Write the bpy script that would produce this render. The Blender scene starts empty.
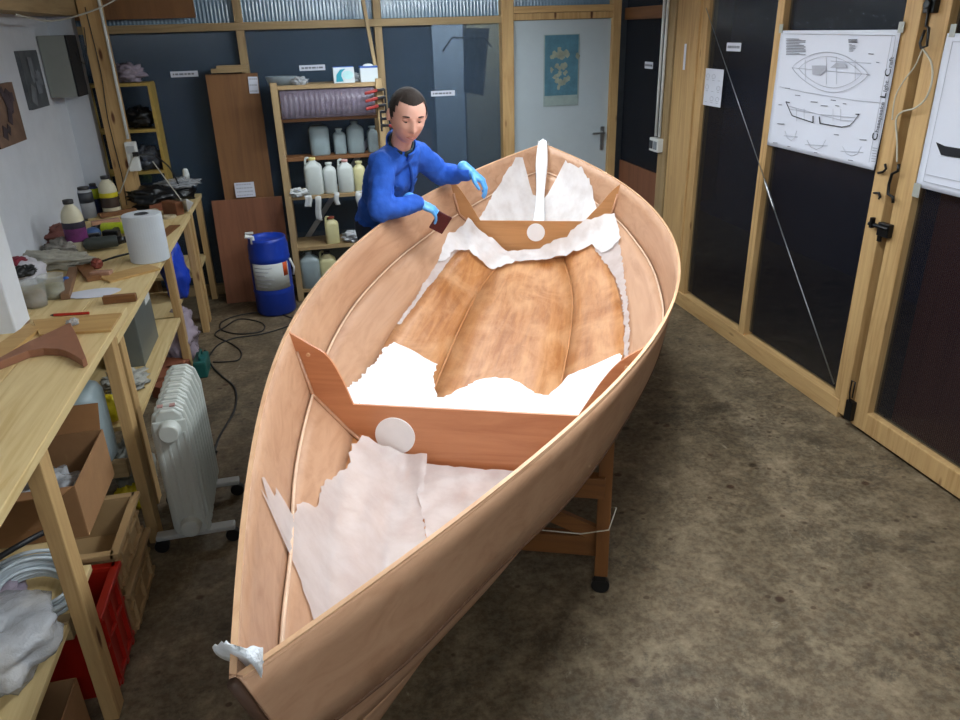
import bpy, bmesh, math, random
from mathutils import Vector, Matrix, Euler, noise
from mathutils.geometry import delaunay_2d_cdt
random.seed(7)
SC = bpy.context.scene
COL = SC.collection
PI = math.pi
# ------------------------------------------------------------------ camera, world, lights, exposure
H = 2.0
F = 746.0
ROT = Matrix(((0.97494, 0.11394, -0.19121), (-0.2208, 0.39038, -0.89378), (-0.0272, 0.91358, 0.40575)))
def _frame():
    def ray(u, v): return Vector((u-480., -(v-360.), -F))
    dn = ray(530, 2040).normalized()
    y = ray(296, 34).normalized(); y = (y - dn*y.dot(dn)).normalized()
    z = -dn; x = y.cross(z)
    return Matrix((x, y, z))
ROT = _frame()
cam_data = bpy.data.cameras.new('camera'); cam = bpy.data.objects.new('camera', cam_data); COL.objects.link(cam)
cam.matrix_world = Matrix.Translation((0, 0, H)) @ ROT.to_4x4()
cam_data.sensor_fit = 'HORIZONTAL'; cam_data.sensor_width = 36; cam_data.lens = F/960*36
cam_data.clip_start = .02
SC.camera = cam
SC.view_settings.view_transform = 'Standard'; SC.view_settings.look = 'None'
SC.view_settings.exposure = 0.0; SC.view_settings.gamma = 1; SC.view_settings.use_curve_mapping = False
world = bpy.data.worlds.new('world'); SC.world = world; world.use_nodes = True
world.node_tree.nodes['Background'].inputs[0].default_value = (.02, .028, .05, 1)
world.node_tree.nodes['Background'].inputs[1].default_value = .25
LAMPS = [((.95, 1.85, 2.36), 40, 1.25, math.radians(72)), ((.80, 5.25, 2.215), 15, 1.5, math.radians(2)), ((1.25, 3.75, 2.38), 20, 1.25, math.radians(68)), ((1.45, 7.05, 2.45), 14, 1.2, 0), ((.15, -.35, 2.40), 9, 1.25, math.radians(10))]  # the next-room lamp is added to light the panels behind the back sheets
for i, (loc, pw, ln, rz) in enumerate(LAMPS):
    l = bpy.data.lights.new('tube_light', 'AREA'); l.shape = 'RECTANGLE'; l.size = ln; l.size_y = .10
    l.energy = pw; l.color = (.87, .94, 1.0); l.spread = math.radians(168)
    o = bpy.data.objects.new('tube_light', l); COL.objects.link(o); o.location = (loc[0], loc[1], loc[2]-.03); o.rotation_euler = (0, 0, rz)

# projection helpers used to take positions on known planes of the room
def _d(u, v): return ROT @ Vector((u-480., -(v-360.), -F))
def at_z(u, v, z): d = _d(u, v); return Vector((0, 0, H)) + d*((z-H)/d.z)
def at_x(u, v, x): d = _d(u, v); return Vector((0, 0, H)) + d*(x/d.x)
def at_y(u, v, y): d = _d(u, v); return Vector((0, 0, H)) + d*(y/d.y)

# ------------------------------------------------------------------ helpers
def rgb(h):
    h = h.lstrip('#'); o = []
    for i in (0, 2, 4):
        c = int(h[i:i+2], 16)/255.; o.append(c/12.92 if c <= .04045 else ((c+.055)/1.055)**2.4)
    return (*o, 1)
MATS = {}
def newmat(name):
    m = bpy.data.materials.new(name); m.use_nodes = True
    nt = m.node_tree; b = nt.nodes['Principled BSDF']; return m, nt, b
def link(nt, a, b): nt.links.new(a, b)
def coords(nt, scale=(1, 1, 1), rot=(0, 0, 0)):
    t = nt.nodes.new('ShaderNodeTexCoord'); mp = nt.nodes.new('ShaderNodeMapping')
    mp.inputs['Scale'].default_value = scale; mp.inputs['Rotation'].default_value = rot
    link(nt, t.outputs['Object'], mp.inputs['Vector']); return mp.outputs['Vector']
def ramp(nt, fac, stops):
    r = nt.nodes.new('ShaderNodeValToRGB'); e = r.color_ramp.elements
    while len(e) < len(stops): e.new(.5)
    for el, (p, c) in zip(e, stops): el.position = p; el.color = c
    link(nt, fac, r.inputs['Fac']); return r.outputs['Color']
def noise_tex(nt, vec, scale, detail=4, rough=.6, dist=0):
    n = nt.nodes.new('ShaderNodeTexNoise'); n.inputs['Scale'].default_value = scale; n.inputs['Detail'].default_value = detail
    n.inputs['Roughness'].default_value = rough; n.inputs['Distortion'].default_value = dist
    link(nt, vec, n.inputs['Vector']); return n.outputs['Fac']
def bump(nt, b, h, strength=.3, dist=.01):
    bp = nt.nodes.new('ShaderNodeBump'); bp.inputs['Strength'].default_value = strength; bp.inputs['Distance'].default_value = dist
    link(nt, h, bp.inputs['Height']); link(nt, bp.outputs['Normal'], b.inputs['Normal'])
def mix(nt, fac, a, b, mode='MIX'):
    m = nt.nodes.new('ShaderNodeMix'); m.data_type = 'RGBA'; m.blend_type = mode
    if isinstance(fac, float): m.inputs[0].default_value = fac
    else: link(nt, fac, m.inputs[0])
    for s, x in ((m.inputs[6], a), (m.inputs[7], b)):
        if isinstance(x, tuple): s.default_value = x
        else: link(nt, x, s)
    return m.outputs[2]
def plain(name, col, rough=.6, metal=0, bmp=0, scale=60, var=.12, trans=0, spec=.5, alpha=1, sss=0):
    if name in MATS: return MATS[name]
    m, nt, b = newmat(name); c = rgb(col)
    v = coords(nt); f = noise_tex(nt, v, scale*.2, 5)
    dark = tuple(x*(1-var) for x in c[:3])+(1,); lite = tuple(min(1, x*(1+var)) for x in c[:3])+(1,)
    link(nt, ramp(nt, f, [(.3, dark), (.7, lite)]), b.inputs['Base Color'])
    b.inputs['Roughness'].default_value = rough; b.inputs['Metallic'].default_value = metal
    b.inputs['Transmission Weight'].default_value = trans; b.inputs['Specular IOR Level'].default_value = spec
    b.inputs['Alpha'].default_value = alpha
    if bmp: bump(nt, b, noise_tex(nt, v, scale, 4), bmp)
    MATS[name] = m; return m
def wood(name, c1, c2, axis='x', rough=.6, scale=1.0, knots=False, gloss=0, rot=0):
    if name in MATS: return MATS[name]
    m, nt, b = newmat(name)
    s = {'x': (.6, 9, 9), 'y': (9, .6, 9), 'z': (9, 9, .6)}[axis]
    v = coords(nt, tuple(k*scale for k in s), (0, 0, rot))
    f = noise_tex(nt, v, 2.2, 6, .62, 1.2)
    col = ramp(nt, f, [(.28, rgb(c1)), (.5, mixc(c1, c2, .6)), (.75, rgb(c2))])
    v2 = coords(nt); g = noise_tex(nt, v2, 1.7, 3)
    col = mix(nt, g, col, (.85, .8, .78, 1), 'MULTIPLY')
    if knots:
        vo = nt.nodes.new('ShaderNodeTexVoronoi'); vo.inputs['Scale'].default_value = 1.0
        link(nt, coords(nt, {'x': (2.5, 9, 9), 'y': (9, 2.5, 9), 'z': (9, 9, 2.5)}[axis]), vo.inputs['Vector'])
        k = ramp(nt, vo.outputs['Distance'], [(.06, (.22, .10, .04, 1)), (.13, (1, 1, 1, 1))])
        col = mix(nt, 1.0, col, k, 'MULTIPLY')
    link(nt, col, b.inputs['Base Color']); b.inputs['Roughness'].default_value = rough
    bump(nt, b, f, .12, .004)
    MATS[name] = m; return m
def mixc(a, b, t):
    a, b = rgb(a), rgb(b); return tuple(a[i]*(1-t)+b[i]*t for i in range(3))+(1,)

class MB:
    def __init__(s): s.bm = bmesh.new()
    def box(s, c, d, rot=None):
        M = Matrix.Translation(c) @ (Euler(rot).to_matrix().to_4x4() if rot else Matrix()) @ Matrix.Diagonal((*d, 1))
        bmesh.ops.create_cube(s.bm, size=1, matrix=M); return s
    def bar(s, p0, p1, w, h, up=(0, 0, 1)):
        p0, p1 = Vector(p0), Vector(p1); x = (p1-p0); L = x.length; x.normalize()
        u = Vector(up)
        if abs(u.dot(x)) > .95: u = Vector((0, 1, 0))
        y = u.cross(x).normalized(); z = x.cross(y)
        M = Matrix.Translation((p0+p1)/2) @ Matrix((x, y, z)).transposed().to_4x4() @ Matrix.Diagonal((L, w, h, 1))
        bmesh.ops.create_cube(s.bm, size=1, matrix=M); return s
    def cyl(s, p0, p1, r0, r1=None, n=20, cap=True):
        p0, p1 = Vector(p0), Vector(p1); r1 = r0 if r1 is None else r1
        d = p1-p0; q = d.to_track_quat('Z', 'Y').to_matrix().to_4x4()
        bmesh.ops.create_cone(s.bm, cap_ends=cap, segments=n, radius1=r0, radius2=r1, depth=d.length, matrix=Matrix.Translation((p0+p1)/2) @ q); return s
    def sph(s, c, r, seg=20, rng=14, rot=None):
        r = (r, r, r) if isinstance(r, (int, float)) else r
        M = Matrix.Translation(c) @ (rot.to_4x4() if rot else Matrix()) @ Matrix.Diagonal((*r, 1))
        bmesh.ops.create_uvsphere(s.bm, u_segments=seg, v_segments=rng, radius=1, matrix=M); return s
    def tube(s, pts, r, n=8, closed=False):
        pts = [Vector(p) for p in pts]; N = len(pts); rings = []
        up = Vector((0, 0, 1)); prev = None
        for i, p in enumerate(pts):
            if closed: t = pts[(i+1) % N]-pts[i-1]
            else: t = pts[min(i+1, N-1)]-pts[max(i-1, 0)]
            if t.length < 1e-9: t = Vector((0, 0, 1))
            t.normalize()
            if prev is None:
                a = up if abs(t.dot(up)) < .9 else Vector((1, 0, 0)); u = (a - t*a.dot(t)).normalized()
            else: u = (prev - t*prev.dot(t)).normalized()
            prev = u; w = t.cross(u); rr = r[i] if isinstance(r, (list, tuple)) else r
            rings.append([s.bm.verts.new(p+(u*math.cos(k*2*PI/n)+w*math.sin(k*2*PI/n))*rr) for k in range(n)])
        for i in range(N if closed else N-1):
            A, B = rings[i], rings[(i+1) % N]
            for k in range(n): s.bm.faces.new((A[k], A[(k+1) % n], B[(k+1) % n], B[k]))
        if not closed: s.bm.faces.new(rings[0][::-1]); s.bm.faces.new(rings[-1])
        return s
    def lathe(s, prof, c=(0, 0, 0), n=28, sx=1, sy=1, sq=0):
        c = Vector(c); rings = []
        for r, z in prof:
            ring = []
            for k in range(n):
                a = 2*PI*k/n; ca, sa = math.cos(a), math.sin(a)
                if sq: e = 1-sq*.75; ca = math.copysign(abs(ca)**e, ca); sa = math.copysign(abs(sa)**e, sa)
                ring.append(s.bm.verts.new(c+Vector((r*ca*sx, r*sa*sy, z))))
            rings.append(ring)
        for A, B in zip(rings, rings[1:]):
            for k in range(n): s.bm.faces.new((A[k], A[(k+1) % n], B[(k+1) % n], B[k]))
        s.bm.faces.new(rings[0][::-1]); s.bm.faces.new(rings[-1]); return s
    def prism(s, pts, vec):      # planar polygon of 3-D points extruded along vec
        vec = Vector(vec); A = [s.bm.verts.new(Vector(p)) for p in pts]; B = [s.bm.verts.new(Vector(p)+vec) for p in pts]
        s.bm.faces.new(A); s.bm.faces.new(B[::-1]); n = len(pts)
        for k in range(n): s.bm.faces.new((A[k], B[k], B[(k+1) % n], A[(k+1) % n]))
        return s
    def grid(s, rows):
        R = [[s.bm.verts.new(Vector(p)) for p in row] for row in rows]
        for A, B in zip(R, R[1:]):
            for k in range(len(A)-1): s.bm.faces.new((A[k], A[k+1], B[k+1], B[k]))
        return s
    def build(s, name, mat, parent=None, bevel=0, smooth=False, solid=0, soff=-1, seg=2, loc=(0, 0, 0), rz=0, sub=0, recalc=True):
        if recalc: bmesh.ops.recalc_face_normals(s.bm, faces=s.bm.faces)
        me = bpy.data.meshes.new(name); s.bm.to_mesh(me); s.bm.free()
        o = bpy.data.objects.new(name, me); COL.objects.link(o); me.materials.append(mat)
        o.location = loc; o.rotation_euler = (0, 0, rz)
        if smooth: me.polygons.foreach_set('use_smooth', [True]*len(me.polygons))
        if solid: m = o.modifiers.new('s', 'SOLIDIFY'); m.thickness = solid; m.offset = soff
        if bevel: m = o.modifiers.new('b', 'BEVEL'); m.width = bevel; m.segments = seg; m.limit_method = 'ANGLE'; m.angle_limit = .6
        if sub: m = o.modifiers.new('u', 'SUBSURF'); m.levels = sub; m.render_levels = sub
        if parent is not None: o.parent = parent
        return o
def tag(o, label=None, cat=None, group=None, kind=None):
    if label: o['label'] = label
    if cat: o['category'] = cat
    if group: o['group'] = group
    if kind: o['kind'] = kind
    return o
def thing(name, label, cat, loc=(0, 0, 0), rz=0, group=None):
    o = bpy.data.objects.new(name, None); COL.objects.link(o); o.location = loc; o.rotation_euler = (0, 0, rz); o.empty_display_size = .1
    return tag(o, label, cat, group)
def struct(o): o['kind'] = 'structure'; return o
def dup(o, parent=None):
    c = o.copy(); COL.objects.link(c)
    if parent is not None: c.parent = parent
    for ch in o.children: dup(ch, c)
    return c

# ------------------------------------------------------------------ materials
pine = {a: wood('pine_'+a, '#a88350', '#d2b07a', a, .62, 1.0, True) for a in 'xyz'}
pine_old = {a: wood('pine_old_'+a, '#8c744e', '#b59c72', a, .65, 1.0, True) for a in 'xyz'}
pine_lite = {a: wood('pine_lite_'+a, '#c8aa6e', '#ead6a2', a, .6, 1.0, True) for a in 'xyz'}
darkwood = {a: wood('dark_wood_'+a, '#67401f', '#8d6036', a, .6) for a in 'xyz'}
ply_brown = wood('brown_board', '#6f4a2a', '#8a6138', 'z', .7, .7)
ply_red = wood('red_brown_board', '#70442c', '#8c5a3e', 'z', .7, .7)
okoume = wood('pale_okoume_plywood', '#aa7f5f', '#c49c7c', 'x', .5, .9)
trestle_wood = {a: wood('trestle_wood_'+a, '#683f1b', '#8c5a28', a, .6) for a in 'xyz'}
frame_ply = wood('oiled_okoume_plywood', '#b27048', '#cf9166', 'y', .42, .8)
rim_wood = wood('plywood_edge', '#c99a74', '#e0b890', 'x', .5)
white_plaster = plain('white_plaster', '#c9cdd4', .9, bmp=.25, scale=40, var=.04)
white_paint = plain('white_paint', '#dfe3e8', .5, var=.03)
black_plastic = plain('black_plastic', '#141416', .35)
black_metal = plain('black_metal', '#0e0e0f', .4, metal=.3)
steel = plain('galvanised_steel', '#a5a8aa', .35, metal=.9)
white_plastic = plain('white_plastic', '#dcdedb', .35, var=.03)
paper_mat = plain('paper', '#d4d7e2', .85, var=.03, bmp=.1, scale=12)
ink = plain('grey_ink', '#74767f', .9); ink_light = plain('pale_ink', '#a8aab4', .9); ink_black = plain('black_ink', '#15151c', .9)
card = plain('cardboard', '#98704a', .85, var=.1)
card_dark = plain('cardboard_inside', '#8b613a', .9)

def wet_wood():
    m, nt, b = newmat('epoxy_wetted_plywood')
    v = coords(nt, (.5, 7, 7)); f = noise_tex(nt, v, 2.5, 6, .65, 1.5)
    c = ramp(nt, f, [(.25, rgb('#82491c')), (.5, rgb('#a86a34')), (.75, rgb('#c08750'))])
    g = noise_tex(nt, coords(nt, (1, 1.6, 1)), 3.2, 5, .6, .8)
    c = mix(nt, ramp(nt, g, [(.42, (0, 0, 0, 1)), (.62, (.75, .75, .75, 1))]), c, rgb('#cf9d70'))
    st = noise_tex(nt, coords(nt, (1.2, 9, 1)), 3, 5, .7)
    c = mix(nt, .22, c, ramp(nt, st, [(.4, rgb('#8a5020')), (.6, rgb('#d0a074'))]))
    sp = noise_tex(nt, coords(nt, (2, 2, 2)), 2.1, 6, .7, 2.)
    c = mix(nt, ramp(nt, sp, [(.60, (0, 0, 0, 1)), (.72, (.6, .6, .6, 1))]), c, rgb('#8a4e24'))
    link(nt, c, b.inputs['Base Color']); b.inputs['Roughness'].default_value = .42
    b.inputs['Coat Weight'].default_value = .15; b.inputs['Coat Roughness'].default_value = .3
    bump(nt, b, noise_tex(nt, coords(nt, (4, 4, 4)), 8, 4), .15, .006)
    return m
wet = wet_wood()
def cloth_mat(name='white_glass_cloth', c1='#cdbfbb', c2='#e0d8d6', alpha=.62):
    m, nt, b = newmat(name)
    v = coords(nt)
    f = noise_tex(nt, v, 9, 5, .6)
    link(nt, ramp(nt, f, [(.3, rgb(c1)), (.6, rgb(c2))]), b.inputs['Base Color'])
    b.inputs['Roughness'].default_value = .42; b.inputs['Specular IOR Level'].default_value = .6
    b.inputs['Alpha'].default_value = alpha
    b.inputs['Sheen Weight'].default_value = .2
    bump(nt, b, noise_tex(nt, coords(nt, (60, 60, 60)), 6, 2), .12, .001)
    return m
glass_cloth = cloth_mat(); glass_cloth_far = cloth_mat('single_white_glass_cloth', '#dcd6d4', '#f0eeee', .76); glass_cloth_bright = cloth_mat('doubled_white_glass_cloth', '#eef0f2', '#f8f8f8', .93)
def concrete():
    m, nt, b = newmat('stained_concrete')
    v = coords(nt)
    a = noise_tex(nt, v, 1.1, 8, .68, .6); d = noise_tex(nt, v, 7, 8, .75); e = noise_tex(nt, v, 38, 4, .7)
    c = ramp(nt, a, [(.32, rgb('#3e301c')), (.48, rgb('#5c4a30')), (.62, rgb('#766248')), (.8, rgb('#988466'))])
    c = mix(nt, .55, c, ramp(nt, d, [(.34, rgb('#211a10')), (.5, rgb('#62503a')), (.66, rgb('#a8967a'))]))
    c = mix(nt, .3, c, ramp(nt, e, [(.4, rgb('#4c4232')), (.6, rgb('#8d8570'))]))
    for sc_, th_, col_ in ((6.5, .10, (.42, .27, .18, 1)), (13., .12, (.45, .36, .28, 1)), (2.0, .045, (.3, .24, .16, 1))):
        vv = nt.nodes.new('ShaderNodeTexVoronoi'); vv.inputs['Scale'].default_value = sc_; link(nt, coords(nt, (1, 1.2, 1), (0, 0, sc_)), vv.inputs['Vector'])
        gate = ramp(nt, noise_tex(nt, v, 1.3+sc_*.13, 3), [(.5, (0, 0, 0, 1)), (.56, (1, 1, 1, 1))])
        spot = ramp(nt, vv.outputs['Distance'], [(th_, col_), (th_*1.5, (1, 1, 1, 1))])
        c = mix(nt, 1.0, c, mix(nt, gate, (1, 1, 1, 1), spot), 'MULTIPLY')
    # dark spots and pale scuffs
    vo = nt.nodes.new('ShaderNodeTexVoronoi'); vo.inputs['Scale'].default_value = 3.1; link(nt, coords(nt, (1, 1.3, 1)), vo.inputs['Vector'])
    c = mix(nt, 1.0, c, ramp(nt, vo.outputs['Distance'], [(.05, (.5, .46, .4, 1)), (.12, (1, 1, 1, 1))]), 'MULTIPLY')
    w = noise_tex(nt, coords(nt, (1, .45, 1), (0, 0, .6)), 5, 6, .8, 1.5)
    c = mix(nt, ramp(nt, w, [(.62, (0, 0, 0, 1)), (.72, (.55, .55, .55, 1))]), c, rgb('#b3aa95'))
    st = noise_tex(nt, coords(nt, (1, 1, 1), (0, 0, .3)), 2.3, 7, .8, .4)
    c = mix(nt, ramp(nt, st, [(.54, (0, 0, 0, 1)), (.64, (.75, .75, .75, 1))]), c, rgb('#30281b'))
    link(nt, c, b.inputs['Base Color']); b.inputs['Roughness'].default_value = .62
    bump(nt, b, d, .3, .01)
    return m
floor_mat = concrete()
def poly_panel(name, tint, trans, haze, axis, freq=95.):
    m, nt, b = newmat(name)
    v = coords(nt)
    sep = nt.nodes.new('ShaderNodeSeparateXYZ'); link(nt, v, sep.inputs[0])
    mu = nt.nodes.new('ShaderNodeMath'); mu.operation = 'MULTIPLY'; mu.inputs[1].default_value = freq*2*PI/ (2*PI) * 6.28
    link(nt, sep.outputs[axis], mu.inputs[0])
    sn = nt.nodes.new('ShaderNodeMath'); sn.operation = 'SINE'; link(nt, mu.outputs[0], sn.inputs[0])
    bp = nt.nodes.new('ShaderNodeBump'); bp.inputs['Strength'].default_value = .5; bp.inputs['Distance'].default_value = .003
    link(nt, sn.outputs[0], bp.inputs['Height'])
    tr = nt.nodes.new('ShaderNodeBsdfTransparent'); tr.inputs[0].default_value = (*[trans*k for k in (0.85, .92, 1.0)], 1)
    b.inputs['Base Color'].default_value = rgb(tint); b.inputs['Roughness'].default_value = .2
    b.inputs['Specular IOR Level'].default_value = .9
    link(nt, bp.outputs['Normal'], b.inputs['Normal'])
    mx = nt.nodes.new('ShaderNodeMixShader'); mx.inputs[0].default_value = haze
    link(nt, tr.outputs[0], mx.inputs[1]); link(nt, b.outputs[0], mx.inputs[2])
    link(nt, mx.outputs[0], nt.nodes['Material Output'].inputs['Surface'])
    return m
poly_back = poly_panel('twin_wall_polycarbonate_back', '#4a5e72', .85, .5, 0)
poly_side = poly_panel('twin_wall_polycarbonate_side', '#1c1e28', .88, .42, 1)
poly_clear = poly_panel('clear_ribbed_polycarbonate', '#7d9ab0', .8, .62, 0, 36.)
clear_plastic = plain('clear_plastic_film', '#cfd2d6', .18, var=.08, alpha=.45, bmp=.6, scale=25)
hdpe = plain('cloudy_plastic', '#cfd6d2', .4, var=.05, trans=.15)
hdpe_yellow = plain('yellowed_cloudy_plastic', '#d9d3a0', .4, var=.06, trans=.1)
hdpe_grey = plain('grey_cloudy_plastic', '#9fb0b4', .4, var=.06, trans=.2)
blue_drum = plain('blue_plastic', '#1238a0', .38, var=.06)
blue_cloth = plain('blue_fleece', '#1d55b8', .85, var=.14, bmp=.35, scale=55)
navy = plain('navy_trousers', '#1c2438', .85, bmp=.3)
skin_mat = plain('skin', '#d8a592', .5, var=.05)
lips = plain('lips', '#a8604f', .5)
hair_mat = plain('brown_hair', '#2c211b', .8, var=.25, bmp=.8, scale=260)
glove_mat = plain('light_blue_nitrile', '#5aa6ea', .4, var=.06, bmp=.15, scale=120)
red_plastic = plain('red_plastic', '#a81e10', .4, var=.06)
tan_plastic = plain('tan_plastic', '#a98b62', .5, var=.06)
yellow_green = plain('lime_plastic', '#b5c41f', .45)
yellow = plain('yellow_plastic', '#d8c41c', .45)
enamel = plain('grey_white_enamel', '#c2c6c0', .3, var=.03)
# ------------------------------------------------------------------ room shell
XL, XR, YB, YF, ZC = -1.6, 2.65, 6.4, -1.3, 2.55
struct(MB().box(((XL+XR)/2+.2, (YF+8.6)/2, -.05), (XR-XL+3.0, 8.6-YF, .1)).build('floor', floor_mat))
struct(MB().box(((XL+XR)/2, (YF+YB)/2, ZC+.03), (XR-XL+.3, YB-YF+.3, .06)).build('ceiling', wood('ceiling_boards', '#a8977c', '#c8bba4', 'x', .7)))
struct(MB().box((XL-.06, (YF+5.95)/2, 1.28), (.12, 5.95-YF, 2.56)).build('wall_left', white_plaster))
struct(MB().box((-1.535, 5.97, 1.1), (.17, .10, 2.2)).build('wall_left_return', white_plaster))
struct(MB().box((-1.377, 3.02, 1.28), (.445, .16, 2.56)).build('wall_left_pier', white_paint, bevel=.006))
struct(MB().box(((XL+XR)/2, YF-.05, 1.28), (XR-XL+.3, .1, 2.56)).build('wall_front', white_plaster))
# wooden plate on top of the left wall
struct(MB().box((-1.5, 3.9, 2.22), (.22, 4.4, .14)).build('trim_1', pine_old['y']))
tn = [1]
def trim(c, d, mat, name=None, rot=None):
    tn[0] += 1
    return struct(MB().box(c, d, rot).build(name or 'trim_%d' % tn[0], mat, bevel=.004))
# back wall: polycarbonate on a timber grid
wn = [0]
def window(c, d, mat):
    wn[0] += 1
    return struct(MB().box(c, d).build('window_%d' % wn[0], mat))
xs = [-1.95, -.41, .63, 1.665]
for a, b in zip(xs, xs[1:]):
    window(((a+b)/2, 6.46, 1.04), (b-a, .012, 2.08), poly_back)
    window(((a+b)/2, 6.46, 2.30), (b-a, .012, .46), poly_clear)
window((2.16, 6.46, 2.34), (.98, .012, .40), poly_clear)
trim((-.12, 6.40, 2.065), (3.66, .06, .055), pine_old['x'])
trim((.36, 6.40, 2.53), (4.6, .08, .06), pine_old['x'])
trim((-.12, 6.40, .04), (3.66, .07, .08), pine_old['x'])
trim((-.41, 6.42, 1.28), (.06, .07, 2.5), pine_old['z'])
trim((.63, 6.42, 1.28), (.06, .07, 2.5), pine_old['z'])
trim((1.665, 6.40, 1.28), (.10, .10, 2.5), pine['z'])
trim((2.60, 6.40, 1.28), (.07, .10, 2.5), pine['z'])
trim((2.14, 6.40, 2.13), (.86, .09, .05), pine['x'])
struct(MB().box((-1.15, 6.3, 2.30), (.9, .04, .34)).build('trim_board', ply_brown))
# left post beside the end of the white wall
trim((-1.315, 5.93, 1.25), (.13, .15, 2.5), pine['z'])
# door_1: grey-white interior door in the back wall
door1 = struct(thing('door_1', None, None, (2.145, 6.42, 0)))
door_mat = plain('grey_white_door_paint', '#b4c0c6', .55, var=.02)
MB().box((0, 0, 1.03), (.86, .045, 2.04)).build('door_leaf', door_mat, door1, bevel=.003)
mb = MB().box((.375, -.027, 1.09), (.035, .008, .20)); mb.cyl((.375, -.03, 1.14), (.375, -.075, 1.14), .009); mb.bar((.385, -.075, 1.14), (.27, -.075, 1.14), .016, .016)
hd = mb.build('door_handle', steel, door1, bevel=.002)
MB().box((-.448, -.01, 1.04), (.03, .09, 2.09)).box((.448, -.01, 1.04), (.03, .09, 2.09)).box((0, -.01, 2.078), (.87, .09, .05)).build('door_frame', pine['z'], door1, bevel=.003)
# right wall: pillar, end panel, studs, polycarbonate
trim((2.70, 5.12, 1.28), (.10, .16, 2.5), pine['z'])
trim((2.72, 5.30, 1.28), (.12, .18, 2.5), pine['z'])
trim((2.70, 5.47, 1.28), (.10, .14, 2.5), pine_old['z'])
window((2.70, 5.95, 1.5), (.012, .84, 1.2), poly_side)
window((2.70, 5.95, 2.32), (.012, .84, .40), poly_side)
trim((2.70, 5.95, 2.08), (.06, .84, .09), darkwood['y'])
struct(MB().box((2.70, 5.95, .45), (.03, .84, .90)).build('trim_panel', ply_red))
trim((2.69, 4.12, 1.28), (.07, .065, 2.5), pine['z'])
trim((2.70, 5.0, 1.28), (.07, .09, 2.5), pine['z'])
trim((2.69, 3.11, 1.28), (.07, .10, 2.5), pine['z'])
trim((2.69, 4.08, .052), (.08, 1.95, .105), pine['y'])
trim((2.69, 4.08, 2.20), (.07, 1.95, .09), pine_old['y'])
window((2.70, 4.58, 1.28), (.012, .86, 2.3), poly_side)
window((2.70, 3.63, 1.28), (.012, .92, 2.3), poly_side)
window((2.70, 1.6, 2.45), (.012, 2.7, .12), poly_side)
# door_2: timber framed polycarbonate workshop door
door2 = struct(thing('door_2', None, None, (2.69, 2.95, 0)))
mb = MB().box((0, 0, 1.19), (.07, .105, 2.34)).box((0, -2.0, 1.19), (.07, .105, 2.34)).box((0, -1.0, .075), (.07, 1.9, .11)).box((0, -1.0, 2.31), (.07, 1.9, .10))
mb.build('door_frame', pine['z'], door2, bevel=.004)
MB().box((.01, -1.0, 1.2), (.012, 1.9, 2.2)).build('polycarbonate_sheet', poly_side, door2)
trim((2.69, 0.2, 1.28), (.08, .8, 2.5), pine['z'])
struct(MB().box((2.75, -.75, 1.28), (.08, 1.1, 2.56)).build('wall_right', white_plaster))
# things seen dimly through the sheets
struct(MB().box((2.80, 1.93, 1.0), (.03, 1.88, 2.0)).build('wall_outside_right', wood('red_cladding', '#a04a2c', '#c06440', 'z', .7)))
struct(MB().box((.8, 8.4, 1.4), (8, .1, 2.8)).build('wall_next_room', plain('dark_wall', '#4a4c50', .9)))
def back_board(name, x0, x1, z0, z1, y, m, label, cat):
    return tag(MB().box(((x0+x1)/2, y, (z0+z1)/2), (x1-x0, .03, z1-z0)).build(name, m), label, cat)
back_board('upright_board', 1.25, 1.545, 0, 2.06, 7.6, plain('grey_panel', '#c5ccd0', .8), 'tall narrow grey panel seen dimly through the back sheet left of the hanging garment', 'panel')
back_board('upright_board', 1.57, 1.96, 0, 2.04, 7.64, plain('tan_panel', '#b5a680', .8), 'tan grey panel seen dimly behind the hanging dark garment', 'panel')
back_board('upright_board', .9, 1.2, 0, 1.1, 7.6, ply_red, 'red-brown panel seen dimly through the sheet behind the standing person', 'panel')
# ceiling lamps
for i, (loc, pw, ln, rz) in enumerate(LAMPS):
    hz_ = loc[2]+.10
    t = thing('fluorescent_lamp', ['tube lamp hanging above the near half of the boat', 'low tube lamp hanging before the back wall above the shelf unit', 'tube lamp hanging over the middle of the boat', 'added tube lamp lighting the dim room behind the back sheets', 'tube lamp behind the near end of the boat'][i], 'lamp', (loc[0], loc[1], hz_), rz)
    MB().tube([(-.4, 0, 0), (-.4, 0, ZC-hz_)], .004).tube([(.4, 0, 0), (.4, 0, ZC-hz_)], .004).build('hanging_wire', steel, t)
    MB().box((0, 0, -.035), (ln+.08, .12, .07)).build('housing', white_paint, t, bevel=.006)
    tm, nt, b = newmat('lit_tube_%d' % i); b.inputs['Emission Color'].default_value = (.85, .95, 1, 1); b.inputs['Emission Strength'].default_value = 70
    MB().cyl((-ln/2, 0, -.09), (ln/2, 0, -.09), .014).build('tube', tm, t, smooth=True)
# ------------------------------------------------------------------ the boat
MIDX, MIDY=.692,2.868; AX,AY=.373,.928; PX_,PY_=.928,-.373; HL=2.2925
C1=[(-.965,0,1.06),(-.87,.105,1.02),(-.75,.207,.98),(-.57,.368,.925),(-.37,.505,.89),(-.15,.625,.86),(.05,.695,.84),(.2,.705,.845),(.4,.675,.86),(.58,.592,.89),(.7,.50,.93),(.8,.36,.985),(.88,.22,1.04),(.93,.12,1.08),(.968,0,1.11)]
C2=[(-.915,0,.90),(-.8,.095,.85),(-.6,.25,.79),(-.37,.378,.74),(-.1,.50,.71),(.1,.54,.703),(.3,.53,.712),(.45,.495,.735),(.6,.43,.775),(.75,.31,.83),(.85,.18,.885),(.93,0,.94)]
C3=[(-.86,0,.75),(-.7,.075,.69),(-.5,.16,.635),(-.37,.205,.612),(-.1,.262,.585),(.1,.28,.582),(.3,.285,.594),(.5,.265,.622),(.7,.19,.665),(.8,.125,.70),(.88,0,.77)]
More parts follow.
